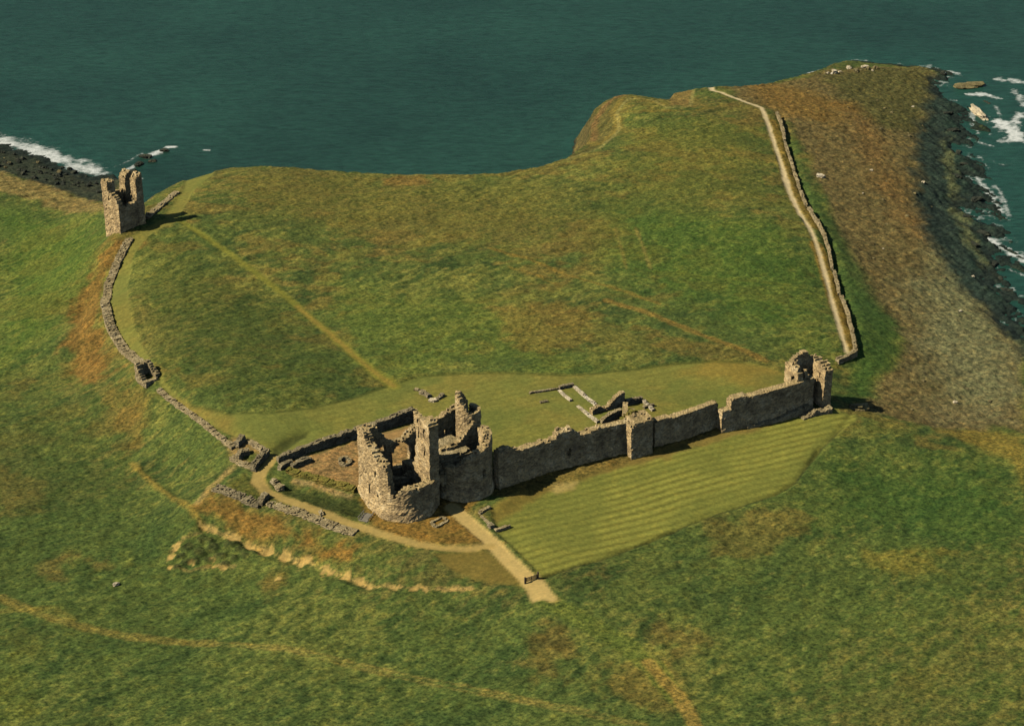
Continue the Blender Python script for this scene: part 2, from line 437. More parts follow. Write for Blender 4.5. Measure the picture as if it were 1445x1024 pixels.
paint(poly_mask([(316,625),(338,616),(358,622),(372,640),(358,664),(330,650)], 1.2, .8, 2, 135), lin(146,118,72), .8, .3)
paint(poly_mask([(338,645),(352,636),(366,640),(356,654)], .8, .4, 2, 136), lin(78,88,36), .9)
paint(line_mask([(770,665),(880,652),(935,640),(1010,612),(1080,597)], 4.2, 1, 1, 4, 137), lin(126,106,52), .8, .25)
paint(line_mask([(700,696),(767,672),(873,648),(922,640),(1009,609)], 3.0, .8, .8, 4, 144), lin(122,102,50), .85, .25)
paint(line_mask([(764,815),(850,788),(980,737),(1092,700),(1122,681),(1156,636),(1190,602)], .7, .35, .2, 2, 145), lin(52,56,28), .75, .2)
paint(line_mask([(600,531),(650,528),(720,527),(800,530),(840,527),(900,521),(950,514),(1000,511),(1050,512)], .8, .4, .3, 2, 146), lin(62,72,30), .7, .2)  # shade of the taller uncut grass, painted as a dark line along the lawn
paint(line_mask([(270,573),(320,584),(380,583),(440,576),(500,561),(545,546)], .8, .4, .3, 2, 147), lin(62,72,30), .7, .2)  # the same painted shade line along the western lawn edge
paint(poly_mask([(700,698),(770,670),(876,642),(884,658),(780,690),(722,708)], 1, 1, 3, 148), lin(122,104,50), .85, .3)
paint(poly_mask([(770,690),(785,683),(815,680),(810,690),(785,697)], .8, .5, 2, 138), lin(168,146,84), .8, .15)
paint(poly_mask([(690,722),(720,705),(768,682),(780,690),(700,740)], 1, 1, 3, 139), lin(124,104,46), .7, .3)
paint(poly_mask([(655,723),(685,712),(690,738),(676,735)], 1, .8, 3, 140), lin(134,116,60), .6, .3)
for pts, wd, cc, kk in [
    ([(0,842),(60,868),(130,888),(200,901),(300,908)], 2.4, (142,122,58), .5), ([(300,907),(400,914),(470,928),(560,948),(660,968),(760,989),(850,1008),(910,1024)], .6, (152,134,66), .7),
    ([(300,911),(400,919),(468,934),(556,954),(656,974),(752,993),(842,1012),(895,1024)], .6, (150,132,66), .65),
    ([(0,862),(70,858),(100,872)], 2, (132,118,52), .4),
    ([(775,848),(830,880),(880,908),(925,945),(955,985)], 5, (102,112,46), .7), ([(915,935),(955,980),(985,1030)], 3.0, (152,126,60), .8),
    ([(690,350),(740,365),(790,384),(830,398),(880,412),(930,430)], 1.5, (140,116,50), .6), ([(718,378),(755,388),(786,402)], 1.1, (142,118,50), .6),
    ([(856,426),(900,438),(950,458),(1000,478),(1050,496),(1080,510)], 2.4, (140,112,52), .65),
    ([(868,322),(876,350),(884,380)], .9, (132,118,56), .55), ([(897,322),(908,352),(918,380)], .9, (140,124,62), .6),
    ([(185,655),(235,700),(285,740)], 1.4, (148,126,56), .65),
    ([(930,385),(1020,395),(1110,402)], 2.2, (106,110,42), .4), ([(880,160),(920,158),(975,158),(1020,150)], 1.8, (126,112,48), .45),
    ([(1090,190),(1103,236),(1115,272),(1130,304)], 3.4, (134,118,50), .55), ([(1152,345),(1163,375),(1173,410),(1184,440),(1200,490)], 4.2, (146,116,50), .75),
    ([(1090,170),(1100,200),(1112,240),(1125,280),(1150,322)], 3.0, (150,120,52), .6)]:
    paint(line_mask(pts, wd, .5, .45, 3, int(wd * 100)), lin(*cc), kk, .2)
scar = np.zeros(PX.shape)
paint(line_mask([(282,737),(300,747),(330,757),(360,768),(400,781),(432,790),(464,803),(490,811),(522,824),(560,829),(600,831),(665,832)], .9, .35, 1.1, 2.2, 180), lin(176,146,84), .75, .3)
paint(line_mask([(236,790),(246,772),(262,760),(285,750)], .8, .35, .8, 2, 181), lin(150,128,72), .6, .3)
paint(line_mask([(240,798),(270,806),(300,796),(330,800)], .8, .35, 1.0, 2, 182), lin(150,128,72), .6, .3)
for u0, v0, r0 in [(286,739,1.1),(300,746,1.3),(330,757,1.4),(352,765,1.2),(377,773,1.5),(403,781,2.0),(430,789,2.1),(464,803,2.1),(486,810,1.6),(508,817,1.5),(522,823,1.0),(560,829,1.2),(585,831,1.4),(600,831,1.0),(640,832,.9),(665,832,.7),
                   (392,817,.9),(250,770,1.2),(243,785,1.4),(270,795,1.0),(300,790,.9),(316,803,1.1),(305,800,.8),(262,758,.8),(240,800,.7)]:
    c0 = hit(u0, v0); r0 *= .6
    s = local([c0], r0 * 3)
    x, y = PX[s], PY[s]
    d = np.hypot((x - c0[0]) * .75, (y - c0[1]) * 1.0) / r0 + 2.2 * (fbm(x / .9, y / .9, int(u0), 3, .6) - .5)
    m = np.zeros(PX.shape); m[s] = 1 - sstep(.88, 1.05, d)
    scar = np.maximum(scar, m)
    paint(m, lin(186,154,86), .85, .25)
    Z[s] -= .1 * m[s]
for u0, v0, r0 in [(265,772,1.6),(280,780,1.5),(300,775,1.7),(255,785,1.3),(322,768,1.4),(310,786,1.4),(292,790,1.1),(275,792,1.2),(330,788,1.0),(318,796,1.1),(345,784,1.0),(262,794,1.0),(358,778,.9),(295,764,1.1),(335,764,.9),(340,775,1.3),(285,762,1.3),(250,800,1.2)]:
    c0 = hit(u0, v0); s = local([c0], r0 * 3); x, y = PX[s], PY[s]
    d = np.hypot(x - c0[0], (y - c0[1]) * 1.2) / r0 + .8 * (fbm(x / 1.2, y / 1.2, int(u0), 3) - .5)
    m = np.zeros(PX.shape); m[s] = 1 - sstep(.7, 1.1, d)
    paint(m, lin(64,68,36), .75, .5); Z[s] += .5 * m[s]
paint(path_main, lin(192,164,98), .95, .08)
paint(path_loop, lin(172,146,82), .93, .1)
paint(path_east, lin(214,192,142), .95, .1)

# ------------------------------------------------------------------ mesh helpers
def props(o, label=None, cat=None, group=None, kind=None):
    if label: o['label'] = label
    if cat: o['category'] = cat
    if group: o['group'] = group
    if kind: o['kind'] = kind
    return o


def mesh_np(name, V, Fq, mat, smooth=False):
    me = bpy.data.meshes.new(name)
    V = np.asarray(V, np.float32); Fq = np.asarray(Fq, np.int32)
    k = Fq.shape[1]
    me.vertices.add(len(V)); me.vertices.foreach_set('co', V.ravel())
    me.loops.add(Fq.size); me.loops.foreach_set('vertex_index', Fq.ravel())
    me.polygons.add(len(Fq)); me.polygons.foreach_set('loop_start', np.arange(0, Fq.size, k, dtype=np.int32))
    me.polygons.foreach_set('use_smooth', np.full(len(Fq), smooth, bool))
    me.update(calc_edges=True)
    me.materials.append(mat)
    o = bpy.data.objects.new(name, me)
    C.objects.link(o)
    return o


def child(o, p):
    o.parent = p
    o.matrix_parent_inverse = p.matrix_world.inverted() if False else o.matrix_parent_inverse
    o.location = Vector(o.location) - Vector(p.location)
    return o


def thing(name, loc, label, cat, group=None):
    o = bpy.data.objects.new(name, None)
    o.empty_display_size = 1
    C.objects.link(o)
    o.location = loc
    return props(o, label, cat, group)


# ------------------------------------------------------------------ materials
def new_mat(name):
    m = bpy.data.materials.new(name); m.use_nodes = True
    nt = m.node_tree
    b = nt.nodes['Principled BSDF']
    return m, nt, b


def nd(nt, t, **kw):
    n = nt.nodes.new(t)
    for k, v in kw.items():
        if k in n.inputs:
            n.inputs[k].default_value = v
        else:
            setattr(n, k, v)
    return n


def ramp(nt, fac, stops):
    r = nt.nodes.new('ShaderNodeValToRGB')
    while len(r.color_ramp.elements) < len(stops):
        r.color_ramp.elements.new(.5)
    for e, (p, c) in zip(r.color_ramp.elements, stops):
        e.position = p
        e.color = (*c, 1) if len(c) == 3 else c
    nt.links.new(fac, r.inputs[0])
    return r


def ground_material():
    m, nt, b = new_mat('ground_cover')
    L = nt.links.new
    at = nd(nt, 'ShaderNodeAttribute', attribute_name='tint')
    rg = nd(nt, 'ShaderNodeAttribute', attribute_name='roughness_of_grass')
    geo = nd(nt, 'ShaderNodeNewGeometry')
    mp = nd(nt, 'ShaderNodeMapping')
    mp.inputs['Rotation'].default_value = (0, 0, math.radians(-37)); mp.inputs['Scale'].default_value = (.7, 1.0, 1)
    L(geo.outputs['Position'], mp.inputs[0])
    na = nd(nt, 'ShaderNodeTexNoise', Scale=1.5, Detail=5.0, Roughness=.8)
    nb = nd(nt, 'ShaderNodeTexNoise', Scale=.55, Detail=5.0, Roughness=.7)
    L(mp.outputs[0], na.inputs['Vector']); L(mp.outputs[0], nb.inputs['Vector'])
    r1 = ramp(nt, na.outputs[0], [(.36, (.3, .36, .32)), (.5, (.98, .98, .98)), (.66, (2.0, 1.85, 1.6))])
    r2 = ramp(nt, nb.outputs[0], [(.3, (.7, .8, .74)), (.5, (1, 1, 1)), (.7, (1.28, 1.12, .95))])
    mu = nd(nt, 'ShaderNodeMix', data_type='RGBA', blend_type='MULTIPLY'); mu.inputs[0].default_value = 1
    L(r1.outputs[0], mu.inputs[6]); L(r2.outputs[0], mu.inputs[7])
    fd = nd(nt, 'ShaderNodeMix', data_type='RGBA')
    L(rg.outputs['Fac'], fd.inputs[0]); fd.inputs[6].default_value = (1, 1, 1, 1); L(mu.outputs[2], fd.inputs[7])
    m2 = nd(nt, 'ShaderNodeMix', data_type='RGBA', blend_type='MULTIPLY'); m2.inputs[0].default_value = 1
    L(at.outputs['Color'], m2.inputs[6]); L(fd.outputs[2], m2.inputs[7])
    L(m2.outputs[2], b.inputs['Base Color'])
    b.inputs['Roughness'].default_value = .95
    b.inputs['Specular IOR Level'].default_value = .15
    bp = nd(nt, 'ShaderNodeBump', Distance=.45)
    bs = nd(nt, 'ShaderNodeMath', operation='MULTIPLY'); bs.inputs[1].default_value = .55
    L(rg.outputs['Fac'], bs.inputs[0]); L(bs.outputs[0], bp.inputs['Strength'])
    L(na.outputs[0], bp.inputs['Height']); L(bp.outputs[0], b.inputs['Normal'])
    return m


def masonry_material(name, c1, c2, c3, top, stone=1.0, topk=.6):
    m, nt, b = new_mat(name)
    L = nt.links.new
    geo = nd(nt, 'ShaderNodeNewGeometry')
    mp = nd(nt, 'ShaderNodeMapping'); mp.inputs['Scale'].default_value = (1.0, 1.0, 1.7)
    L(geo.outputs['Position'], mp.inputs[0])
    vo = nd(nt, 'ShaderNodeTexVoronoi', Scale=1.55 * stone, Randomness=.9)
    L(mp.outputs[0], vo.inputs['Vector'])
    no = nd(nt, 'ShaderNodeTexNoise', Scale=.35, Detail=6.0, Roughness=.65); L(geo.outputs['Position'], no.inputs['Vector'])
    nf = nd(nt, 'ShaderNodeTexNoise', Scale=3.0, Detail=4.0, Roughness=.7); L(geo.outputs['Position'], nf.inputs['Vector'])
    base = ramp(nt, no.outputs[0], [(.3, c1), (.52, c2), (.7, c3)])
    sep = nd(nt, 'ShaderNodeSeparateColor'); L(vo.outputs['Color'], sep.inputs[0])
    blk = ramp(nt, sep.outputs[0], [(0, (.62, .6, .58)), (.5, (1, 1, 1)), (1, (1.3, 1.24, 1.12))])
    m1 = nd(nt, 'ShaderNodeMix', data_type='RGBA', blend_type='MULTIPLY'); m1.inputs[0].default_value = 1
    L(base.outputs[0], m1.inputs[6]); L(blk.outputs[0], m1.inputs[7])
    fine = ramp(nt, nf.outputs[0], [(.3, (.6, .6, .6)), (.55, (1.05, 1.05, 1.05)), (.75, (1.3, 1.3, 1.3))])
    m2 = nd(nt, 'ShaderNodeMix', data_type='RGBA', blend_type='MULTIPLY'); m2.inputs[0].default_value = .8
    L(m1.outputs[2], m2.inputs[6]); L(fine.outputs[0], m2.inputs[7])
    sx = nd(nt, 'ShaderNodeSeparateXYZ'); L(geo.outputs['True Normal'], sx.inputs[0])
    tr = ramp(nt, sx.outputs[2], [(.65, (0, 0, 0)), (.95, (topk, topk, topk))])
    tn = nd(nt, 'ShaderNodeMath', operation='MULTIPLY'); L(tr.outputs[0], tn.inputs[0])
    rn = ramp(nt, nf.outputs[0], [(.38, (1, 1, 1)), (.6, (.2, .2, .2))]); L(rn.outputs[0], tn.inputs[1])
    m3 = nd(nt, 'ShaderNodeMix', data_type='RGBA'); L(tn.outputs[0], m3.inputs[0])
    L(m2.outputs[2], m3.inputs[6]); m3.inputs[7].default_value = (*top, 1)
    L(m3.outputs[2], b.inputs['Base Color'])
    b.inputs['Roughness'].default_value = .95; b.inputs['Specular IOR Level'].default_value = .12
    ad = nd(nt, 'ShaderNodeMath', operation='ADD'); L(vo.outputs['Distance'], ad.inputs[0]); L(nf.outputs[0], ad.inputs[1])
    bp = nd(nt, 'ShaderNodeBump', Strength=.7, Distance=.25); bp.invert = False
    L(ad.outputs[0], bp.inputs['Height']); L(bp.outputs[0], b.inputs['Normal'])
    return m


M_ground = ground_material()
M_stone = masonry_material('weathered_sandstone', lin(144,124,92), lin(200,172,122), lin(228,204,156), lin(136,124,72))
M_rubble = masonry_material('rubble_stone', lin(138,122,90), lin(172,154,114), lin(196,178,138), lin(126,116,68), 1.3, .4)
M_grey = masonry_material('grey_stone', lin(116,106,82), lin(150,136,104), lin(184,168,132), lin(110,104,56), 1.4, .3)
M_turf = masonry_material('grassy_rubble', lin(96,96,44), lin(132,120,58), lin(150,126,66), lin(118,114,46), 1.2, .8)
M_rock = masonry_material('shore_rock', lin(86,80,58), lin(128,116,78), lin(160,146,100), lin(132,122,80), .7, .4)
M_darkrock = masonry_material('dark_beach_rock', lin(40,46,40), lin(58,62,52), lin(84,84,66), lin(80,80,60), .8, .3)
M_pale = masonry_material('pale_rock', lin(170,156,124), lin(206,190,154), lin(224,212,184), lin(200,190,160), .8, .2)


def plain(name, col, rough=.8):
    m, nt, b = new_mat(name)
    no = nd(nt, 'ShaderNodeTexNoise', Scale=4.0, Detail=4.0)
    r = ramp(nt, no.outputs[0], [(.3, tuple(np.array(col) * .7)), (.7, tuple(np.array(col) * 1.25))])
    nt.links.new(r.outputs[0], b.inputs['Base Color']); b.inputs['Roughness'].default_value = rough
    return m


M_wood = plain('weathered_wood', lin(92,78,56))
M_plank = plain('grey_planks', lin(132,124,104))
M_wire = plain('fence_wire', lin(84,80,70), .5)


def sea_material():
    m, nt, b = new_mat('sea_water')
    L = nt.links.new
    geo = nd(nt, 'ShaderNodeNewGeometry')
    fo = nd(nt, 'ShaderNodeAttribute', attribute_name='foam')
    sh = nd(nt, 'ShaderNodeAttribute', attribute_name='shoal')
    n1 = nd(nt, 'ShaderNodeTexNoise', Scale=.7, Detail=8.0, Roughness=.8)
    mp = nd(nt, 'ShaderNodeMapping'); mp.inputs['Rotation'].default_value = (0, 0, math.radians(-24)); mp.inputs['Scale'].default_value = (.8, 1.5, 1)
    L(geo.outputs['Position'], mp.inputs[0]); L(mp.outputs[0], n1.inputs['Vector'])
    nl = nd(nt, 'ShaderNodeTexNoise', Scale=.012, Detail=3.0); L(geo.outputs['Position'], nl.inputs['Vector'])
    mw = nd(nt, 'ShaderNodeMapping'); mw.inputs['Scale'].default_value = (.35, 1.3, 1); mw.inputs['Rotation'].default_value = (0, 0, math.radians(5))
    L(geo.outputs['Position'], mw.inputs[0])
    nw = nd(nt, 'ShaderNodeTexNoise', Scale=.6, Detail=7.0, Roughness=.72); L(mw.outputs[0], nw.inputs['Vector'])
    deep = ramp(nt, nl.outputs[0], [(.3, lin(33,65,52)), (.7, lin(41,78,62))])
    shal = nd(nt, 'ShaderNodeMix', data_type='RGBA'); L(sh.outputs['Fac'], shal.inputs[0])
    L(deep.outputs[0], shal.inputs[6]); shal.inputs[7].default_value = (*lin(36,84,68), 1)
    wv = ramp(nt, nw.outputs[0], [(.34, (.6, .6, .6)), (.66, (1.4, 1.4, 1.4))])
    mm = nd(nt, 'ShaderNodeMix', data_type='RGBA', blend_type='MULTIPLY'); mm.inputs[0].default_value = 1
    L(shal.outputs[2], mm.inputs[6]); L(wv.outputs[0], mm.inputs[7])
    # foam: where the broken-water amount beats the noise
    ad = nd(nt, 'ShaderNodeMath', operation='ADD'); L(fo.outputs['Fac'], ad.inputs[0]); L(n1.outputs[0], ad.inputs[1])
    fr = ramp(nt, ad.outputs[0], [(.92, (0, 0, 0)), (1.2, (1, 1, 1))])
    # ramps stop at 1, so halve
    hv = nd(nt, 'ShaderNodeMath', operation='MULTIPLY'); hv.inputs[1].default_value = .5; L(ad.outputs[0], hv.inputs[0])
    fr.color_ramp.elements[0].position = .5; fr.color_ramp.elements[1].position = .64
    nt.links.new(hv.outputs[0], fr.inputs[0])
    mf = nd(nt, 'ShaderNodeMix', data_type='RGBA'); L(fr.outputs[0], mf.inputs[0]); L(mm.outputs[2], mf.inputs[6]); mf.inputs[7].default_value = (*lin(222,224,212), 1)
    L(mf.outputs[2], b.inputs['Base Color'])
    b.inputs['IOR'].default_value = 1.33; b.inputs['Specular IOR Level'].default_value = .35
    rr = ramp(nt, fr.outputs[0], [(0, (.42, .42, .42)), (1, (.9, .9, .9))]); L(rr.outputs[0], b.inputs['Roughness'])
    bp = nd(nt, 'ShaderNodeBump', Strength=.55, Distance=1.2); L(nw.outputs[0], bp.inputs['Height']); L(bp.outputs[0], b.inputs['Normal'])
    return m


M_sea = sea_material()

# ------------------------------------------------------------------ ground meshes: one sheet, split where its cover changes
VID = np.arange(NX * NY).reshape(NY, NX)
quads = np.stack([VID[:-1, :-1], VID[:-1, 1:], VID[1:, 1:], VID[1:, :-1]], -1).reshape(-1, 4)
gy, gx = np.gradient(Z, DY, DX)
NRM = np.stack([-gx, -gy, np.ones_like(gx)], -1)
NRM /= np.linalg.norm(NRM, axis=-1, keepdims=True)


def cellv(a):
    return ((a[:-1, :-1] + a[:-1, 1:] + a[1:, 1:] + a[1:, :-1]) / 4).ravel()


zone = np.zeros(len(quads), int)
zone[cellv(np.clip(shore + wet + wet_l + brown_l * .4, 0, 1)) > .5] = 2
zone[cellv(np.clip(lawn_s + lawn_c + diag, 0, 1)) > .5] = 1
zone[cellv(lawn_f) > .5] = 6
zone[cellv(path_main) > .5] = 3
zone[cellv(path_loop) > .5] = 4
zone[cellv(path_east) > .5] = 5
POS = np.stack([PX, PY, Z], -1).reshape(-1, 3)
tint = np.clip(COL, 0.001, 1).reshape(-1, 3)
grassy = np.clip(1 - .62 * lawn - .8 * np.clip(path_main + path_loop + path_east, 0, 1), .15, 1)
grassy = np.clip(grassy + .25 * rk - .6 * scar, 0, 1).ravel()
for zi, nm in enumerate(['ground', 'lawn', 'rocky_shore', 'path', 'path', 'path', 'lawn']):
    q = quads[zone == zi]
    if zi == 0:  # skip what lies deep under the sea
        q = q[POS[q, 2].max(1) > -21]
    used, inv = np.unique(q, return_inverse=True)
    o = mesh_np(nm, POS[used], inv.reshape(-1, 4), M_ground, True)
    me = o.data
    a = me.attributes.new('tint', 'FLOAT_COLOR', 'POINT')
    a.data.foreach_set('color', np.concatenate([tint[used], np.ones((len(used), 1))], 1).astype(np.float32).ravel())
    a = me.attributes.new('roughness_of_grass', 'FLOAT', 'POINT')
    a.data.foreach_set('value', grassy[used].astype(np.float32))
    me.normals_split_custom_set_from_vertices(NRM.reshape(-1, 3)[used].tolist())
    props(o, kind='structure')

# ------------------------------------------------------------------ sea
sx = np.concatenate([[-20000, -6000, -2000, -900, -500, -350], np.arange(-270, 271, 1.2), [350, 500, 900, 2000, 6000, 20000]])
sy = np.concatenate([[-3000, 0, 200], np.arange(330, 400, 10), np.arange(400, 800, 1.2), np.arange(805, 1000, 12), [1100, 1400, 2000, 4000, 10000, 40000]])
SXg, SYg = np.meshgrid(sx, sy)
foam = np.zeros(SXg.shape)
fx0, fx1 = np.searchsorted(sx, -270), np.searchsorted(sx, 270)
fy0, fy1 = np.searchsorted(sy, 400), np.searchsorted(sy, 799)
ss = (slice(fy0, fy1), slice(fx0, fx1))
xs, ys = SXg[ss], SYg[ss]
zt = ground(xs, ys)
depth = SEA - zt
f0 = np.zeros(xs.shape)
shn = fbm(xs / 9, ys / 9, 141, 4, .6)


def foam_line(px, w, k, seed, wl=5):
    global f0
    pts = [tuple(plane(u, v, SEA)) for u, v in px]
    d, run = seg_dist(xs, ys, pts)
    d = d + w * 1.5 * (fbm(xs / wl, ys / wl, seed, 4, .6) - .5)
    f0 = np.maximum(f0, .82 * k * (1 - sstep(0, w * 1.6, d)))


edge = 0
foam_line([(-60,178),(0,201),(40,210),(80,223),(110,234),(138,246)], 8, .9, 142)
foam_line([(-60,170),(0,190),(30,199),(70,211)], 6, .62, 152)
foam_line([(215,218),(226,213)], 2.8, 1.0, 143); foam_line([(238,208),(246,207)], 1.8, 1.0, 144)
foam_line([(160,236),(180,228),(200,216)], 1.6, .7, 145, 3); foam_line([(178,240),(198,231)], 1.6, .85, 146, 3); foam_line([(172,254),(198,252)], 2.0, 1.0, 147)
foam_line([(286,212),(296,212)], .9, .9, 148)
foam_line([(1140,104),(1160,98)], 1.6, .8, 149)
for k_, (pp, w, kk) in enumerate([([(1308,98),(1330,101),(1352,103)], 2.0, .85), ([(1368,134),(1390,133),(1408,139)], 2.4, .95), ([(1408,112),(1428,114),(1460,118)], 3.2, .85),
                                  ([(1412,172),(1424,182),(1436,196)], 4.4, 1.0), ([(1412,200),(1445,198)], 2.2, .8), ([(1378,250),(1394,272),(1406,286),(1414,300)], 2.0, .85),
                                  ([(1398,340),(1420,352),(1445,366)], 2.8, .95), ([(1380,200),(1400,206)], 1.4, .8), ([(1425,435),(1412,434)], 1.0, .9), ([(1402,315),(1420,322)], 1.2, .7),
                                  ([(1432,128),(1445,150)], 2.6, .8), ([(1425,380),(1445,388)], 1.4, .8), ([(1365,190),(1385,196)], 1.2, .7), ([(1404,150),(1412,165)], 1.6, .8), ([(1395,225),(1410,232),(1430,232)], 1.4, .7), ([(1376,150),(1372,175),(1380,188)], 1.6, .8), ([(1405,262),(1420,290),(1424,305)], 1.4, .8), ([(1330,185),(1342,210)], 1.2, .6), ([(1415,365),(1432,376)], 1.4, .85), ([(1440,160),(1430,180)], 3, .9)]):
    foam_line(pp, w * 1.3, kk * .98, 160 + k_, 2.2)
edge = np.exp(-((depth - .3) / .55) ** 2) * sstep(.4, .6, shn) * .62
edge = np.where((depth > -.5) & (xs > 60), edge * .95, edge * .35)
f0 = np.maximum(f0, edge)
foam[ss] = f0
shoal = np.zeros(SXg.shape)
shoal[ss] = sstep(9, .5, depth) * .25 + .05 * sstep(60, 150, xs) * sstep(640, 560, ys)
Vs = np.stack([SXg, SYg, np.full(SXg.shape, SEA)], -1).reshape(-1, 3)
vid = np.arange(SXg.size).reshape(SXg.shape)
qs = np.stack([vid[:-1, :-1], vid[:-1, 1:], vid[1:, 1:], vid[1:, :-1]], -1).reshape(-1, 4)
sea = mesh_np('sea', Vs, qs, M_sea, True)
a = sea.data.attributes.new('foam', 'FLOAT', 'POINT'); a.data.foreach_set('value', foam.astype(np.float32).ravel())
a = sea.data.attributes.new('shoal', 'FLOAT', 'POINT'); a.data.foreach_set('value', np.clip(shoal, 0, 1).astype(np.float32).ravel())
props(sea, kind='structure')


# ------------------------------------------------------------------ masonry
def resample(pts, ds):
    pts = [np.array(p, float) for p in pts]
    seg = [np.linalg.norm(b - a) for a, b in zip(pts[:-1], pts[1:])]
    tot = sum(seg); n = max(2, int(round(tot / ds)))
    out = []
    for i in range(n + 1):
        s = tot * i / n; k = 0
        while k < len(seg) - 1 and s > seg[k]:
            s -= seg[k]; k += 1
        out.append(pts[k] + (pts[k + 1] - pts[k]) * min(1, s / max(seg[k], 1e-9)))
    out = np.array(out)
    t = np.gradient(out, axis=0)
    t /= np.maximum(np.linalg.norm(t, axis=1, keepdims=True), 1e-9)
    return out, np.stack([-t[:, 1], t[:, 0]], 1), tot


def masonry(name, pts, thick, prof, mat, parent=None, zref=None, holes=(), cell=.5, jit=.16, rag=.5, batter=0, bot=None, seed=0, nt=None, skirt=1.0, ragl=1.6):
    """A ruined wall along a line on the ground.  prof: (metres along, height) pairs; holes: (s0, s1, z0, z1, through?)
    The wall is a block of small cells, those that still stand are kept, and its skin is roughened."""
    P, N, tot = resample(pts, cell)
    ns = len(P) - 1
    nt = nt or max(2, int(round(thick / (cell * 1.1))))
    gz = ground(P[:, 0], P[:, 1])
    smid = (np.arange(ns) + .5) * tot / ns
    gc = (gz[:-1] + gz[1:]) / 2
    H = np.interp(smid, [p[0] for p in prof], [p[1] for p in prof])
    ref = gc if zref is None else np.full(ns, zref)
    tmid = (np.arange(nt) + .5) / nt
    top = ref[:, None] + H[:, None] + rag * 2 * (fbm(smid[:, None] / ragl + tmid[None, :] * 0, smid[:, None] * 0 + tmid[None, :] * thick / 1.5, seed + 201, 3, .6) - .5) * np.minimum(1, H[:, None] / 2 + .35)
    z0 = gz.min() - skirt; z1 = top.max() + cell
    nz = max(2, int(math.ceil((z1 - z0) / (cell if H.max() > 4.5 else .26))))
    cz = (z1 - z0) / nz
    zm = z0 + (np.arange(nz) + .5) * cz
    occ = zm[None, None, :] < top[:, :, None]
    if bot is not None:
        B = np.interp(smid, [p[0] for p in bot], [p[1] for p in bot])
        occ &= zm[None, None, :] > (ref + B)[:, None, None] + .3 * (vnoise(smid * 1.3, smid * 0, seed + 5) - .5)[:, None, None]
    hz = zm[None, :] - ref[:, None]
    for h in holes:
        s0, s1, h0, h1 = h[:4]
        c = (s0 + s1) / 2; r = (s1 - s0) / 2
        inn = (np.abs(smid - c)[:, None] < r) & (hz > h0) & (hz < h1 - r + np.sqrt(np.maximum(0, r * r - (np.abs(smid - c)[:, None]) ** 2)))
        for j in range(nt):
            if len(h) > 4 and h[4] is not None and j not in h[4]:
                continue
            occ[:, j, :] &= ~inn
    # drop loose stones: cells with nothing under and nothing beside
    V = {}
    verts, faces = [], []
    lo = np.zeros((ns + 2, nt + 2, nz + 2), bool)
    lo[1:-1, 1:-1, 1:-1] = occ
    rs = random.Random(seed + 11)
    tj = np.arange(nt + 1) / nt - .5

    def vert(i, j, k):
        key = (i, j, k)
        if key in V:
            return V[key]
        z = z0 + k * cz
        t = tj[j] * thick
        if batter:
            hh = z - (zref if zref is not None else gz[i])
            f = max(0.0, 1 - max(hh, 0) / 3.2)
            if j == 0 or j == nt:
                t += (1 if j == nt else -1) * batter * f
        p = P[i] + N[i] * t
        q = Vector((p[0] * .9, p[1] * .9, z * .9))
        n = mnoise.noise_vector(q) * jit * .9
        jz = min(1, cz / .45)
        verts.append((p[0] + n.x + rs.uniform(-jit, jit) * .6, p[1] + n.y + rs.uniform(-jit, jit) * .6, z + (n.z * .8 + rs.uniform(-jit, jit) * .5) * jz))
        V[key] = len(verts) - 1
        return V[key]

    D = [((1, 0, 0), ((1,0,0),(1,1,0),(1,1,1),(1,0,1))), ((-1, 0, 0), ((0,0,0),(0,0,1),(0,1,1),(0,1,0))),
         ((0, 1, 0), ((0,1,0),(0,1,1),(1,1,1),(1,1,0))), ((0, -1, 0), ((0,0,0),(1,0,0),(1,0,1),(0,0,1))),
         ((0, 0, 1), ((0,0,1),(1,0,1),(1,1,1),(0,1,1))), ((0, 0, -1), ((0,0,0),(0,1,0),(1,1,0),(1,0,0)))]
    for (dx, dy, dz), cs in D:
        nb = lo[1 + dx:ns + 1 + dx, 1 + dy:nt + 1 + dy, 1 + dz:nz + 1 + dz]
        ex = occ & ~nb
        for i, j, k in np.argwhere(ex):
            faces.append([vert(i + a_, j + b_, k + c_) for a_, b_, c_ in cs])
    o = mesh_np(name, verts, faces, mat, False)
    if parent is not None:
        child(o, parent)
    else:  # give it an origin at its own foot
        c = P.mean(0); zc = float(gz.min())
        co = np.array(verts, np.float32) - np.array([c[0], c[1], zc], np.float32)
        o.data.vertices.foreach_set('co', co.ravel()); o.data.update()
        o.location = (c[0], c[1], zc)
    return o


def wall_px(name, px, thick, prof, mat, label, cat, group=None, frac=True, **kw):
    pts = hits(px)
    if frac:
        tot = sum(math.dist(a, b) for a, b in zip(pts[:-1], pts[1:]))
        prof = [(s * tot, h) for s, h in prof]
    return props(masonry(name, pts, thick, prof, mat, **kw), label, cat, group)


def gpt(u, v):
    p = hit(u, v)
    return (p[0], p[1], float(ground(p[0], p[1])))


class Frame:
    """a level local frame: metres along the front and into the ward"""
    def __init__(self, p, deg):
        self.p = np.array(p[:2]); r = math.radians(deg)
        self.a = np.array([math.cos(r), math.sin(r)]); self.b = np.array([-math.sin(r), math.cos(r)])

    def __call__(self, a, b):
        return tuple(self.p + self.a * a + self.b * b)

    def arc(self, c, r, a0, a1, n=16):
        return [self(c[0] + r * math.cos(math.radians(a0 + (a1 - a0) * i / n)), c[1] + r * math.sin(math.radians(a0 + (a1 - a0) * i / n))) for i in range(n + 1)]


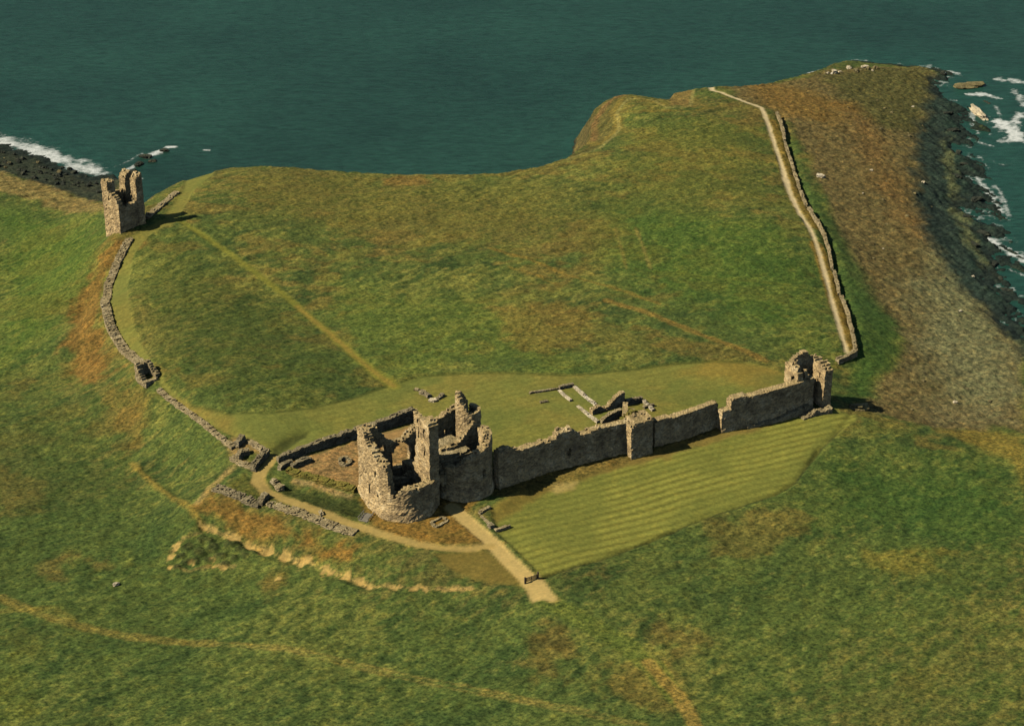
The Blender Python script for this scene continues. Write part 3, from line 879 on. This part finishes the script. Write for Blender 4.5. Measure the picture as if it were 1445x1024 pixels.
# ---- the great gatehouse
G = Frame((-35.2, 365.7), 33)
ZG = -1.8
gate = thing('gatehouse_ruin', (-18.0, 363.0, ZG), 'huge ruined gatehouse with two broken drum towers at the head of the straight sandy path', 'castle ruin')
dl = masonry('drum_tower', [G(.9, -.2), G(.6, -5)] + G.arc((6.2, -10.3), 6.0, 182, 358, 18), 2.0,
             [(0,17.6),(3.2,17.4),(3.8,16.8),(4.8,15.4),(7,14.6),(9.5,13.8),(12.4,13),(13.0,11.5),(13.5,7.2),(14.3,5.4),(15.2,7.2),(16.5,8.2),(18,7.6),(20.5,7.8),(24,7.4),(29,8)],
             M_stone, gate, ZG, [(8.5,9.5,8.6,10.4),(9.6,10.4,3.6,5.2,(0,1)),(5.5,6.2,3,5.2)], batter=.7, seed=1, rag=.7)
props(dl, 'sunlit drum tower split open by a deep breach')
masonry('drum_tower', [G(15.7, -1.9), G(15.5, -8)] + G.arc((21.5, -10.3), 6.0, 180, 360, 18) + [G(27.5, -6), G(27.5, -.2)], 2.0,
        [(0,11),(5,9.8),(8,9.4),(11,8.4),(13,8.2),(15,9.8),(17,11.2),(20,12.6),(23,14.2),(26,13.4),(29,13),(31,11.6),(33,12),(35,13.8),(38,15)],
        M_stone, gate, ZG, [(19,19.8,5,6.8,(0,1))], batter=.7, seed=2, rag=.8)
masonry('gate_passage_wall', [G(11.4, -15.0), G(11.5, -1.9)], 2.4, [(0,20.6),(.6,21.6),(2.4,21.6),(4.6,21.0),(5.4,19.6),(5.9,20.6),(6.2,14),(7,9),(8.5,6.5),(13,6)],
        M_stone, gate, ZG, [(1.8,2.7,16.8,19.4),(4.4,5.2,16.0,19),(1.8,2.6,12.6,14.8)], seed=3, rag=.5, ragl=1.1)
masonry('rear_wall', [G(1.9, -.9), G(26.5, -.9)], 1.8, [(0,17.4),(2.2,16.6),(3,14.6),(5,12.2),(7.5,11),(10,11.4),(12,13),(14,14.2),(17,13.6),(20,14.2),(23,15.4),(24.6,16)],
        M_stone, gate, ZG, [(6.2,11.0,4.6,10.6),(3.2,4.4,9.4,11.6),(16,17,8.4,10.4),(20,21,8.8,10.6)], seed=4, rag=.8)
ring = G.arc((26.6, -5.0), 2.4, 60, 60 + 352, 22)
masonry('stair_turret', ring, 1.1, [(0,16.4),(.6,18),(1.4,19.8),(3.6,20.8),(5.6,20),(6.8,17.8),(7.6,16.4),(14.7,16.2)], M_stone, gate, ZG, seed=5, rag=.35, cell=.45)
masonry('vault_floor', [G(18.6, -13.6), G(18.6, -2)], 9.4, [(0,6.4),(1.2,8.6),(2.4,9.4),(11.6,9.5)], M_rubble, gate, ZG, seed=6, rag=.12, bot=[(0, 3.8), (4, 7.6), (12, 8.8)])
masonry('gate_arch', [G(12.6, -12.6), G(14.6, -12.6)], 2.2, [(0,7),(2,6.4)], M_stone, gate, ZG, [(.25,1.75,-1,4.6)], seed=7)
masonry('cross_wall', [G(1.8, -6.6), G(10.2, -6.6)], 1.3, [(0,12.8),(1.2,11),(2,8),(3.5,5.5),(6,4.2),(8.4,6)], M_stone, gate, ZG, seed=8, rag=.9)
masonry('cross_wall', [G(17, -8), G(20, -8.4), G(26.6, -8)], 1.4, [(0,10),(3,10.4),(5,11),(7,12.5),(9,14.6)], M_stone, gate, ZG, seed=9, rag=.9)

# ---- south curtain
CW = 'curtain wall along the landward front'
wall_px('curtain_wall', [(700,688),(767,664),(873,637),(892,632)], 2.0, [(0,9.6),(.08,9.8),(.12,8.6),(.3,8),(.43,7.8),(.46,9.6),(.54,9.6),(.58,8.2),(.62,7.4),(.75,8),(1,8)], M_stone,
        'tall ruined curtain wall between the gatehouse and the square wall tower', 'wall', CW, holes=[(19.5,20.6,2.4,4.4,(0,1))], batter=.5, seed=21, rag=.45)
M0 = gpt(888.5, 648); MF = Frame(M0, 27)
mt = thing('wall_tower', M0, 'squat square tower in the middle of the curtain wall, its west face sunlit', 'tower')
zm_ = M0[2]
o = masonry('tower_body', [MF(.2, 2.3), MF(6.2, 2.3)], 4.6, [(0,8.2),(.8,8.4),(1.2,9.2),(4,9.4),(6.2,9.6)], M_stone, mt, zm_, batter=.35, seed=22, rag=.3)
masonry('parapet', [MF(.4, 5.4), MF(5.8, 5.4)], 1.2, [(0,8.2),(2,8.8),(2.6,9.8),(4,9.4),(5.4,9)], M_turf, mt, zm_, seed=23, rag=.5)
wall_px('curtain_wall', [(920,629),(966,615),(1008,600)], 1.9, [(0,6.7),(.5,6.5),(.9,6.7),(1,6.4)], M_stone,
        'plain middle length of curtain wall between the square tower and the stepped end', 'wall', CW, seed=24, rag=.18, batter=.3)
wall_px('curtain_wall', [(1014,607),(1060,597),(1105,585),(1142,572)], 2.2, [(0,5.4),(.085,5.3),(.1,8),(.15,8.2),(.5,8),(1,8)], M_stone,
        'dark curtain wall with a stepped end running up to the open east tower', 'wall', CW, seed=25, rag=.18, batter=.3)
# ---- east tower on the curtain
E0 = gpt(1171, 577); EF = Frame(E0, 24)
et = thing('corner_tower', E0, 'tall hollow corner tower at the east end of the curtain wall, open to the south', 'tower')
ze = E0[2]
masonry('east_wall', [EF(-1.1, .1), EF(-1.1, 6.2)], 2.3, [(0,10.6),(1,11.4),(1.6,11.8),(3,12.4),(4,11.2),(6,12.2)], M_stone, et, ze, [(1.8,2.6,8,9.4,(2,3)),(3.2,4,4.8,6.2)], seed=31, rag=.6, batter=.2)
masonry('rear_wall', [EF(-9.2, 6.9), EF(-.4, 6.9)], 1.5, [(0,11.4),(2,12.6),(4,13.6),(5.4,13.8),(6,12),(8.8,11.6)], M_stone, et, ze, [(4.6,5.4,3.2,5.4),(1.6,2.6,7.4,10)], seed=32, rag=.7)
masonry('west_wall', [EF(-8.5, 1.6), EF(-8.5, 6.1)], 1.5, [(0,10.6),(1.5,12),(4.5,12.4)], M_stone, et, ze, [(1.4,2.8,6.6,9.6)], seed=33, rag=.6)
masonry('inner_pier', [EF(-6.0, 2.2), EF(-6.0, 3.8)], 1.2, [(0,9.4),(1,10.6),(1.6,10.4)], M_stone, et, ze, seed=34, rag=.5)
masonry('fallen_rubble', [EF(-9.5, -1.2), EF(-5, -.6), EF(-.6, -1.0)], 2.6, [(0,.7),(4,1.6),(7,1.0),(9,1.8)], M_rubble, et, ze - .4, seed=35, rag=.9)
wall_px('rubble_bank', [(1052,603),(1090,595),(1122,586),(1140,579)], 1.8, [(0,.5),(.5,1.0),(1,1.5)], M_rubble, 'low bank of tumbled stone under the dark eastern curtain wall', 'rubble', seed=36, rag=.7)
wall_px('garden_wall', [(1207,501),(1195,507),(1181,512)], 1.3, [(0,1.6),(1,1.2)], M_rubble, 'short low wall joining the corner tower to the end of the seaward wall', 'wall', seed=37, rag=.4)

# ---- tower on the crag
L0 = gpt(171, 331); LF = Frame(L0, 48)
lt = thing('crag_tower', L0, 'tall ruined tower with ragged corner turrets on the crag above the surf', 'tower')
zl = L0[2]
masonry('south_wall', [LF(.8, 7.2), LF(.8, 0)], 1.6, [(0,13.6),(2.2,13.4),(2.6,12.4),(4,11.6),(5.4,11),(6.4,10),(7.2,8.6)], M_stone, lt, zl, [(2.4,3.0,9,10.6)], seed=41, rag=.4, batter=.3, skirt=2.5)
masonry('east_wall', [LF(1.6, .8), LF(8.0, .8)], 1.5, [(0,8),(1.5,7.4),(3,7.6),(4.6,9),(6.4,12)], M_stone, lt, zl, seed=42, rag=.8, skirt=2.5)
masonry('north_wall', [LF(8.2, .4), LF(8.2, 6.8)], 1.5, [(0,12),(2,9.6),(4,9),(5,10),(6.4,12)], M_stone, lt, zl, [(3.4,4.6,4,7)], seed=43, rag=.8, skirt=3)
masonry('west_wall', [LF(1.6, 6.6), LF(8.0, 6.6)], 1.5, [(0,12),(3,10),(6.4,12)], M_stone, lt, zl, seed=44, rag=.8, skirt=3)
masonry('corner_turret', [LF(.1, 6.2), LF(2.9, 6.2)], 2.8, [(0,15.0),(2,14.6)], M_stone, lt, zl, seed=45, rag=.4, cell=.45)
masonry('corner_turret', [LF(6.4, 6.0), LF(9.2, 6.0)], 2.8, [(0,14.6),(1,15.6),(2.2,15.8)], M_stone, lt, zl, seed=46, rag=.6, cell=.45, skirt=3)
masonry('corner_turret', [LF(6.8, 1.2), LF(9.2, 1.2)], 2.6, [(0,15.0),(1,15.6),(1.8,16.4)], M_stone, lt, zl, seed=47, rag=.5, cell=.45, skirt=2.5)

# ---- small tower on the west wall
S0_ = gpt(207, 546); SF = Frame(S0_, 40)
st = thing('turret_stub', S0_, 'small broken turret stub on the west wall casting a square shadow on the grass', 'tower')
masonry('west_side', [SF(0, 4.4), SF(0, 0), SF(3, -.2)], 1.3, [(0,4.8),(1,5.2),(2.2,3.0),(3.4,1.6),(5,1.4),(7.4,1.8)], M_rubble, st, S0_[2], seed=51, rag=.6)
masonry('east_side', [SF(3.4, 0), SF(3.4, 4.2), SF(.8, 4.4)], 1.3, [(0,2.4),(2,3.2),(3,4.4),(4.4,4.6),(6.8,4.6)], M_rubble, st, S0_[2], seed=52, rag=.7)

# ---- low walls round the headland
LW = 'low ruined walls round the headland'
wall_px('boundary_wall', [(183,337),(166,372),(153,405),(148,430),(155,460),(173,492),(203,520)], 2.4, [(0,.4),(.1,.6),(.4,.65),(.7,.75),(.95,.7),(1,.6)], M_rubble,
        'long curving rubble wall from the crag tower down to the small turret stub', 'wall', LW, seed=61, rag=.7, jit=.16, ragl=1.1)
wall_px('boundary_wall', [(224,552),(258,577),(298,608),(330,634)], 1.3, [(0,.5),(.5,.55),(1,.7)], M_rubble,
        'straight rubble wall from the turret stub down to the gate foundations', 'wall', LW, seed=62, rag=.6, jit=.16, ragl=1.1)
wall_px('boundary_wall', [(206,311),(228,292),(250,274)], 1.8, [(0,.9),(.5,.8),(1,.5)], M_rubble, 'short low wall climbing the slope right of the crag tower', 'wall', LW, seed=63, rag=.4, jit=.2)
wall_px('boundary_wall', [(283,241),(300,236),(318,231)], 1.3, [(0,1.0),(1,.5)], M_grey, 'low grey wall along the cliff brink beyond the crag tower', 'wall', LW, seed=64, rag=.4)
EW = 'lengths of the seaward wall'
for k_, (px, pr, lb) in enumerate([
    ([(1096,160),(1102,176),(1107,200)], [(0,1.4),(.5,2.2),(1,1.6)], 'northernmost length of seaward wall, below the bend of the pale path'),
    ([(1108,203),(1117,232),(1126,260),(1137,292)], [(0,1.3),(.5,1.4),(1,1.2)], 'straight upper length of seaward wall beside the pale path'),
    ([(1140,296),(1157,324),(1169,351),(1174,380)], [(0,1.3),(.3,1.8),(.7,1.5),(1,1.2)], 'bowed middle length of seaward wall where the path widens'),
    ([(1177,386),(1181,400),(1184,416)], [(0,1.2),(.5,1.6),(1,1.1)], 'short notched length of seaward wall below its bowed part'),
    ([(1187,420),(1195,440),(1202,472),(1207,502)], [(0,1.3),(.3,1.9),(.8,1.7),(1,2.0)], 'southern length of seaward wall ending near the corner tower')]):
    wall_px('seaward_wall', px, .8, [(q, h * .85) for q, h in pr], M_rubble, lb, 'wall', EW, seed=70 + k_, rag=.45, jit=.18)

# ---- inner ward and gate foundations
FW = 'low walls of the inner ward'
wall_px('ward_wall', [(392,654),(430,640),(470,627),(506,615),(545,604),(584,592)], 1.4, [(0,1.5),(.2,2.0),(.5,2.4),(.75,2.8),(1,3.4)], M_grey, 'long straight inner ward wall running behind the gatehouse', 'wall', FW, seed=81, rag=.5)
wall_px('ward_wall', [(585,592),(592,600),(600,610)], 1.3, [(0,3.4),(.5,3),(1,2.4)], M_stone, 'short return of the inner ward wall closing the yard behind the gatehouse', 'wall', FW, seed=82, rag=.6)
wall_px('ward_wall', [(394,664),(403,658),(412,655)], 1.2, [(0,1.0),(1,1.2)], M_grey, 'stub of inner wall at the narrow western corner of the tan yard', 'wall', FW, seed=83, rag=.5)
wall_px('ward_wall', [(412,662),(428,655),(440,650)], 1.2, [(0,1.0),(.6,1.3),(1,.5)], M_grey, 'broken stub of wall just inside the long ward wall', 'wall', FW, seed=84, rag=.6)
wall_px('ward_wall', [(406,665),(440,675),(470,684),(502,693)], 1.8, [(0,.7),(.5,.9),(1,.8)], M_turf, 'grass grown low wall between the tan yard and the ditch', 'wall', FW, seed=85, rag=.5)
GF = 'foundation walls of the western gate'
for k_, (px, th_, pr, lb, mt_) in enumerate([
    ([(357,665),(367,653),(378,641)], 1.3, [(0,1.5),(.5,2.0),(1,1.8)], 'straight gate foundation wall with a dark face beside the looping path', M_grey),
    ([(334,633),(343,622)], 1.5, [(0,1.6),(1,1.8)], 'thick stub of gate foundation nearest the inner lawn', M_grey),
    ([(335,651),(343,642),(352,639)], 1.3, [(0,1.6),(.5,1.6),(1,.8)], 'curved stub of gate foundation round the little green hollow', M_rubble),
    ([(352,624),(362,631),(372,638)], 1.2, [(0,.8),(.5,.9),(1,1.3)], 'crumbled gate foundation along the top of the hollow', M_rubble),
    ([(327,648),(340,655),(356,660)], 1.2, [(0,.7),(1,.7)], 'low gate foundation below the little green hollow', M_rubble)]):
    wall_px('foundation_wall', px, th_, pr, mt_, lb, 'foundation', GF, seed=90 + k_, rag=.5, cell=.42)
BW = 'barbican foundations'
wall_px('barbican_wall', [(303,688),(335,699),(368,712)], 2.6, [(0,.35),(.5,.5),(1,.4)], M_grey, 'dark broad foundation of jumbled stones left of the looping path', 'foundation', BW, seed=101, rag=.7, jit=.22, cell=.45)
wall_px('barbican_wall', [(366,714),(371,706),(377,700)], 1.6, [(0,1.1),(1,1.2)], M_grey, 'short cross foundation joining the dark and pale stone footings', 'foundation', BW, seed=102, rag=.4, cell=.42)
wall_px('barbican_wall', [(380,709),(420,723),(460,738),(502,753)], 2.5, [(0,.3),(.5,.4),(1,.4)], M_rubble, 'long pale stone footing along the lower edge of the looping path', 'foundation', BW, seed=103, rag=.55, jit=.2, cell=.45)
wall_px('barbican_wall', [(384,677),(391,681),(397,689)], 1.6, [(0,.8),(.5,.6),(1,1.0)], M_rubble, 'crumbled stones at the inner bend of the looping path', 'foundation', BW, seed=104, rag=.7, jit=.2, cell=.42)
HF = 'house foundations on the inner lawn'
for k_, (px, th_, pr, lb, mt_) in enumerate([
    ([(747,555),(768,552),(788,549)], .6, [(0,.5),(1,.5)], 'thin foundation line leading to the house ruin on the inner lawn', M_grey),
    ([(789,549),(809,545)], .9, [(0,.9),(1,.9)], 'short raised foundation at the far end of the house ruin', M_grey),
    ([(810,546),(824,559),(841,572)], .8, [(0,.5),(1,.6)], 'long pale foundation on the right of the house ruin', M_pale),
    ([(789,551),(797,559),(806,566)], .8, [(0,.4),(1,.5)], 'short pale foundation on the left of the house ruin', M_pale),
    ([(815,573),(829,585),(844,597)], .8, [(0,.3),(1,.6)], 'pale foundation running down to the curtain wall from the house ruin', M_pale),
    ([(762,568),(773,566)], .8, [(0,.4),(1,.4)], 'tiny lone footing in the middle of the inner lawn', M_grey),
    ([(834,584),(845,580),(858,577),(868,573),(880,571)], 1.3, [(0,1.4),(.25,1.6),(.35,.8),(.5,1.2),(.7,2.6),(.9,3.8),(1,4)], 'jagged wall of the house ruin rising to a pointed fragment', M_stone),
    ([(848,597),(862,592),(876,588)], 1.1, [(0,.8),(.4,2.0),(1,2.4)], 'inner wall of the house ruin just behind the curtain wall', M_rubble),
    ([(882,571),(894,569),(906,566)], 1.0, [(0,1.6),(1,1.2)], 'thin far wall of the house ruin right of the pointed fragment', M_grey),
    ([(907,567),(914,573),(922,580)], .9, [(0,.8),(1,.5)], 'pale end wall of the house ruin, farthest right', M_pale),
    ([(908,576),(922,572)], .8, [(0,.7),(1,.5)], 'small cross footing at the right end of the house ruin', M_grey),
    ([(882,580),(882,592),(881,602)], 1.2, [(0,2.6),(.5,3.4),(1,3.6)], 'upright sunlit wall stub standing behind the square wall tower', M_stone),
    ([(886,597),(892,588)], 1.4, [(0,2.2),(1,2.6)], 'small square wall stub with a dark face behind the square tower', M_rubble),
    ([(898,588),(908,590)], 2.0, [(0,1.6),(.5,1.2),(1,.9)], 'crumbled grassy stub behind the right side of the square tower', M_turf)]):
    wall_px('foundation_wall', px, th_, pr, mt_, lb, 'foundation', HF, seed=110 + k_, rag=.28, cell=.4, jit=.12)
NF = 'scattered footings on the lawn behind the gatehouse'
for k_, (px, th_, pr, lb, mt_) in enumerate([
    ([(585,550),(591,551)], 1.0, [(0,.5),(1,.4)], 'small stone footing farthest left of the sunken pit behind the gatehouse', M_rubble),
    ([(593,554),(600,557),(606,561)], 1.2, [(0,.7),(1,.8)], 'dark stone footing along the sunken pit behind the gatehouse', M_grey),
    ([(606,565),(612,566),(616,565)], 1.3, [(0,.5),(1,.5)], 'bright pale footing in front of the sunken pit', M_pale),
    ([(617,564),(626,558)], .9, [(0,.5),(1,.9)], 'slanting footing on the right of the sunken pit', M_grey)]):
    wall_px('foundation_wall', px, th_, pr, mt_, lb, 'foundation', NF, seed=130 + k_, rag=.3, cell=.4, jit=.14)
PF = 'low kerb walls by the straight path'
for k_, (px, th_, pr, lb, mt_) in enumerate([
    ([(699,751),(709,748),(719,744)], .8, [(0,.6),(1,.6)], 'short straight wall stub on the lawn beside the straight path', M_rubble),
    ([(676,727),(684,723),(691,719)], .8, [(0,.5),(1,.6)], 'thin wall footing at the upper corner of the front lawn', M_rubble),
    ([(690,744),(695,749)], 1.2, [(0,.7),(1,.9)], 'lump of dark masonry on the edge of the straight path', M_grey),
    ([(679,731),(684,737),(690,743)], .6, [(0,.35),(1,.35)], 'thin kerb of stones along the upper straight path', M_rubble)]):
    wall_px('kerb_wall', px, th_, pr, mt_, lb, 'wall', PF, seed=140 + k_, rag=.3, cell=.4, jit=.12)
# stone outline by the drum tower, and the well in the yard
q0 = hits([(608,738),(624,730),(632,735),(616,744),(608,738)])
props(masonry('stone_outline', q0, .6, [(0,.35),(20,.35)], M_rubble, seed=150, rag=.2, cell=.4), 'little oblong outline of stones on the brown bank before the gatehouse', 'foundation')
c0 = hit(487, 654)
props(masonry('well_ring', [(c0[0] + 1.25 * math.cos(a_), c0[1] + 1.25 * math.sin(a_)) for a_ in np.linspace(0, 6.1, 20)], .7, [(0,.7),(3,.9),(8,.6)], M_rubble, seed=151, rag=.2, cell=.35, jit=.1),
      'round stone well ring on the tan yard left of the gatehouse', 'well')


# ------------------------------------------------------------------ rocks
def rock(name, u, v, r, mat, label, group=None, sq=(1, 1, .7), seed=0, cat='rock', z=None, sub=3):
    import bmesh
    bm = bmesh.new()
    bmesh.ops.create_icosphere(bm, subdivisions=sub, radius=1)
    off = Vector((seed * 3.7, seed * 1.3, -seed * 2.1))
    for vt in bm.verts:
        p = vt.co.copy()
        k = 1 + .6 * mnoise.noise(p * 1.2 + off) + .4 * mnoise.noise(p * 2.8 + off) + .2 * mnoise.noise(p * 6 + off)
        vt.co = Vector((p.x * sq[0], p.y * sq[1], p.z * sq[2])) * r * k
        for ax in range(3):  # blocky faces
            lim = r * sq[ax] * .86
            if abs(vt.co[ax]) > lim:
                vt.co[ax] = math.copysign(lim + (abs(vt.co[ax]) - lim) * .3, vt.co[ax])
    me = bpy.data.meshes.new(name); bm.to_mesh(me); bm.free()
    me.materials.append(mat)
    o = bpy.data.objects.new(name, me); C.objects.link(o)
    p = hit(u, v) if z is None else plane(u, v, z)
    zz = float(ground(p[0], p[1])) if z is None else z
    o.location = (p[0], p[1], zz + r * sq[2] * .25)
    o.rotation_euler = (0, 0, seed * 1.7)
    return props(o, label, cat, group)


rr = random.Random(5)
for k_ in range(26):
    t = rr.random()
    rock('boulder', 1162 + 72 * t + rr.uniform(-3, 3), 100 - 4 * t + rr.uniform(-1, 6), rr.uniform(.5, 1.2), M_pale if rr.random() < .5 else M_rock,
         'boulder in the heap at the seaward tip of the point', 'boulders at the tip of the point', (1, 1, .8), k_ + 1, 'boulder', sub=2)
for k_ in range(70):
    t = rr.random()
    rock('boulder', -10 + 155 * t, 224 + 40 * t + rr.uniform(-14, 14), rr.uniform(.4, 1.1), M_rock if rr.random() < .12 else M_darkrock,
         'small boulder on the dark beach left of the crag tower', 'boulders on the western beach', (1, 1, .7), k_ + 31, 'boulder', sub=2)
for k_ in range(60):
    u = rr.uniform(1190, 1430); v = rr.uniform(130, 590)
    if inside(np.array([u]), np.array([v]), [(1180,130),(1300,130),(1320,300),(1390,420),(1435,590),(1280,585),(1290,470),(1200,330)])[0]:
        rock('boulder', u, v, rr.uniform(.3, .8), M_rock if rr.random() < .7 else M_pale, 'loose boulder lying on the brown rocky shore', 'boulders on the eastern shore', (1.1, 1, .6), k_ + 121, 'boulder', sub=2)
rock('sea_stack', 1368, 122, 3.4, M_rock, 'buff flat rock standing in the surf at the top right', None, (1.9, 1.0, .35), 201, z=SEA).rotation_euler = (0, 0, .2)
rock('sea_stack', 1380, 160, 3.2, M_pale, 'tall pale slab of rock standing in the surf below the buff flat rock', None, (.6, 2.8, .4), 202, z=SEA).rotation_euler = (0, 0, .1)
rock('boulder', 1158, 252, 1.1, M_pale, 'single big pale boulder on the brown slope outside the seaward wall', None, (1.5, .8, .7), 203)
rock('boulder', 1106, 182, .9, M_pale, 'pale boulder lying just outside the north end of the seaward wall', None, (1.3, .8, .6), 204)
rock('outcrop', 262, 238, 2.4, M_grey, 'grey rock outcrop on the cliff brink beyond the crag tower', None, (1.6, 1, .7), 205)
rock('outcrop', 272, 236, 1.8, M_grey, 'smaller grey rock beside the outcrop on the cliff brink', None, (1.4, 1, .7), 206)
rock('outcrop', 1212, 577, 1.7, M_rock, 'dark rock at the far pointed corner of the front lawn', None, (1.6, .9, .6), 207)
rock('boulder', 453, 724, .8, M_rubble, 'lone stone on the verge of the looping path', None, (1.1, .8, .8), 208)
rock('boulder', 164, 825, .7, M_pale, 'lone pale stone in the rough field at lower left', None, (1.2, .8, .7), 209)
for k_, (u, v, r_) in enumerate([(1400,200,1.6),(1392,150,1.4),(1345,185,1.5),(1350,250,1.3),(1378,285,1.5),(1388,330,1.4),(1402,372,1.5),(1420,410,1.3),(1352,215,1.2),(1360,235,1.0),(1330,105,1.3),(1365,310,1.1),(1412,392,1.0),(1338,160,1.2),(1375,345,1.0)]):
    rock('reef_rock', u, v, r_, M_darkrock, 'dark reef rock awash among the breakers on the right', 'reef rocks in the breakers', (1.8, .9, .5), 220 + k_)
for k_, (u, v, r_) in enumerate([(205,222,1.5),(196,233,1.4),(232,213,1.2),(186,243,1.3),(215,228,1.0)]):
    rock('reef_rock', u, v, r_, M_darkrock, 'dark rock in the surf just beyond the crag tower', 'rocks in the surf by the crag tower', (1.6, 1, .5), 240 + k_, z=SEA)


# ------------------------------------------------------------------ gate, fence and steps
def boxes(name, bl, mat, parent=None):
    V, Fc = [], []
    for (c, half, rz) in bl:
        n0 = len(V); ca, sa = math.cos(rz), math.sin(rz)
        for sx_, sy_, sz_ in [(-1,-1,-1),(1,-1,-1),(1,1,-1),(-1,1,-1),(-1,-1,1),(1,-1,1),(1,1,1),(-1,1,1)]:
            x, y, z = sx_ * half[0], sy_ * half[1], sz_ * half[2]
            V.append((c[0] + x * ca - y * sa, c[1] + x * sa + y * ca, c[2] + z))
        Fc += [[n0 + i for i in f] for f in ([0,3,2,1],[4,5,6,7],[0,1,5,4],[1,2,6,5],[2,3,7,6],[3,0,4,7])]
    o = mesh_np(name, V, Fc, mat)
    return child(o, parent) if parent else o


ga, gb = np.array(gpt(741, 823)), np.array(gpt(759, 815))
d_ = gb - ga; ln = math.hypot(d_[0], d_[1]); az = math.atan2(d_[1], d_[0])
gt = thing('field_gate', ga, 'wooden field gate across the straight path at the edge of the lawn', 'gate')
for e in (ga, gb):
    boxes('gate_post', [((e[0], e[1], e[2] + .7), (.16, .16, .9), az)], M_wood, gt)
mid = (ga + gb) / 2
boxes('gate_leaf', [((mid[0], mid[1], mid[2] + .3 + .28 * i), (ln / 2 - .2, .05, .07), az) for i in range(4)] + [((mid[0] + math.cos(az) * t, mid[1] + math.sin(az) * t, mid[2] + .7), (.05, .06, .55), az) for t in (-ln / 2 + .3, 0, ln / 2 - .3)], M_wood, gt)


s0, s1 = np.array(gpt(512, 735)), np.array(gpt(521, 722))
stp = thing('stairway', s0, 'grey plank steps climbing from the looping path to the gatehouse foot', 'steps')
d_ = s1 - s0; az = math.atan2(d_[1], d_[0])
for i in range(9):
    p = s0 + d_ * (i + .5) / 9
    boxes('step', [((p[0], p[1], max(p[2], float(ground(p[0], p[1]))) + .12), (.2, 1.05, .09), az)], M_plank, stp)
for sgn in (-1, 1):
    o_ = np.array([-math.sin(az), math.cos(az)]) * 1.2 * sgn
    boxes('handrail', [((s0[0] + d_[0] * t + o_[0], s0[1] + d_[1] * t + o_[1], s0[2] + d_[2] * t + (.9 if k == 0 else .45)), (.07, .07, .5) if k else (math.hypot(d_[0], d_[1]) / 8, .06, .06), az)
                       for t in (.1, .35, .6, .85) for k in (0, 1)], M_plank, stp)

# ------------------------------------------------------------------ light
SUN_AZ, SUN_EL = math.radians(15.5), math.radians(44.0)      # the light travels towards SUN_AZ, counted from +X
sl = bpy.data.lights.new('sun', 'SUN'); sl.energy = 4.6; sl.angle = math.radians(.55); sl.color = (1, .93, .8)
so = bpy.data.objects.new('sun', sl); C.objects.link(so)
dirv = Vector((math.cos(SUN_AZ) * math.cos(SUN_EL), math.sin(SUN_AZ) * math.cos(SUN_EL), -math.sin(SUN_EL)))
so.rotation_euler = dirv.to_track_quat('-Z', 'Y').to_euler()
so.location = (-200, 200, 300)
w = bpy.data.worlds.new('World'); SC.world = w; w.use_nodes = True
nt = w.node_tree
sk = nt.nodes.new('ShaderNodeTexSky'); sk.sky_type = 'NISHITA'; sk.sun_disc = False
sk.sun_elevation = SUN_EL
to_sun = -dirv
sk.sun_rotation = math.atan2(to_sun.x, to_sun.y)
sk.air_density = .8; sk.dust_density = .2; sk.ozone_density = 2.0
nt.links.new(sk.outputs[0], nt.nodes['Background'].inputs[0])
nt.nodes['Background'].inputs[1].default_value = .058

SC.view_settings.view_transform = 'Standard'
SC.view_settings.look = 'None'
SC.view_settings.exposure = 0
SC.view_settings.gamma = 1
SC.render.engine = 'CYCLES'
SC.cycles.max_bounces = 5
SC.cycles.diffuse_bounces = 0
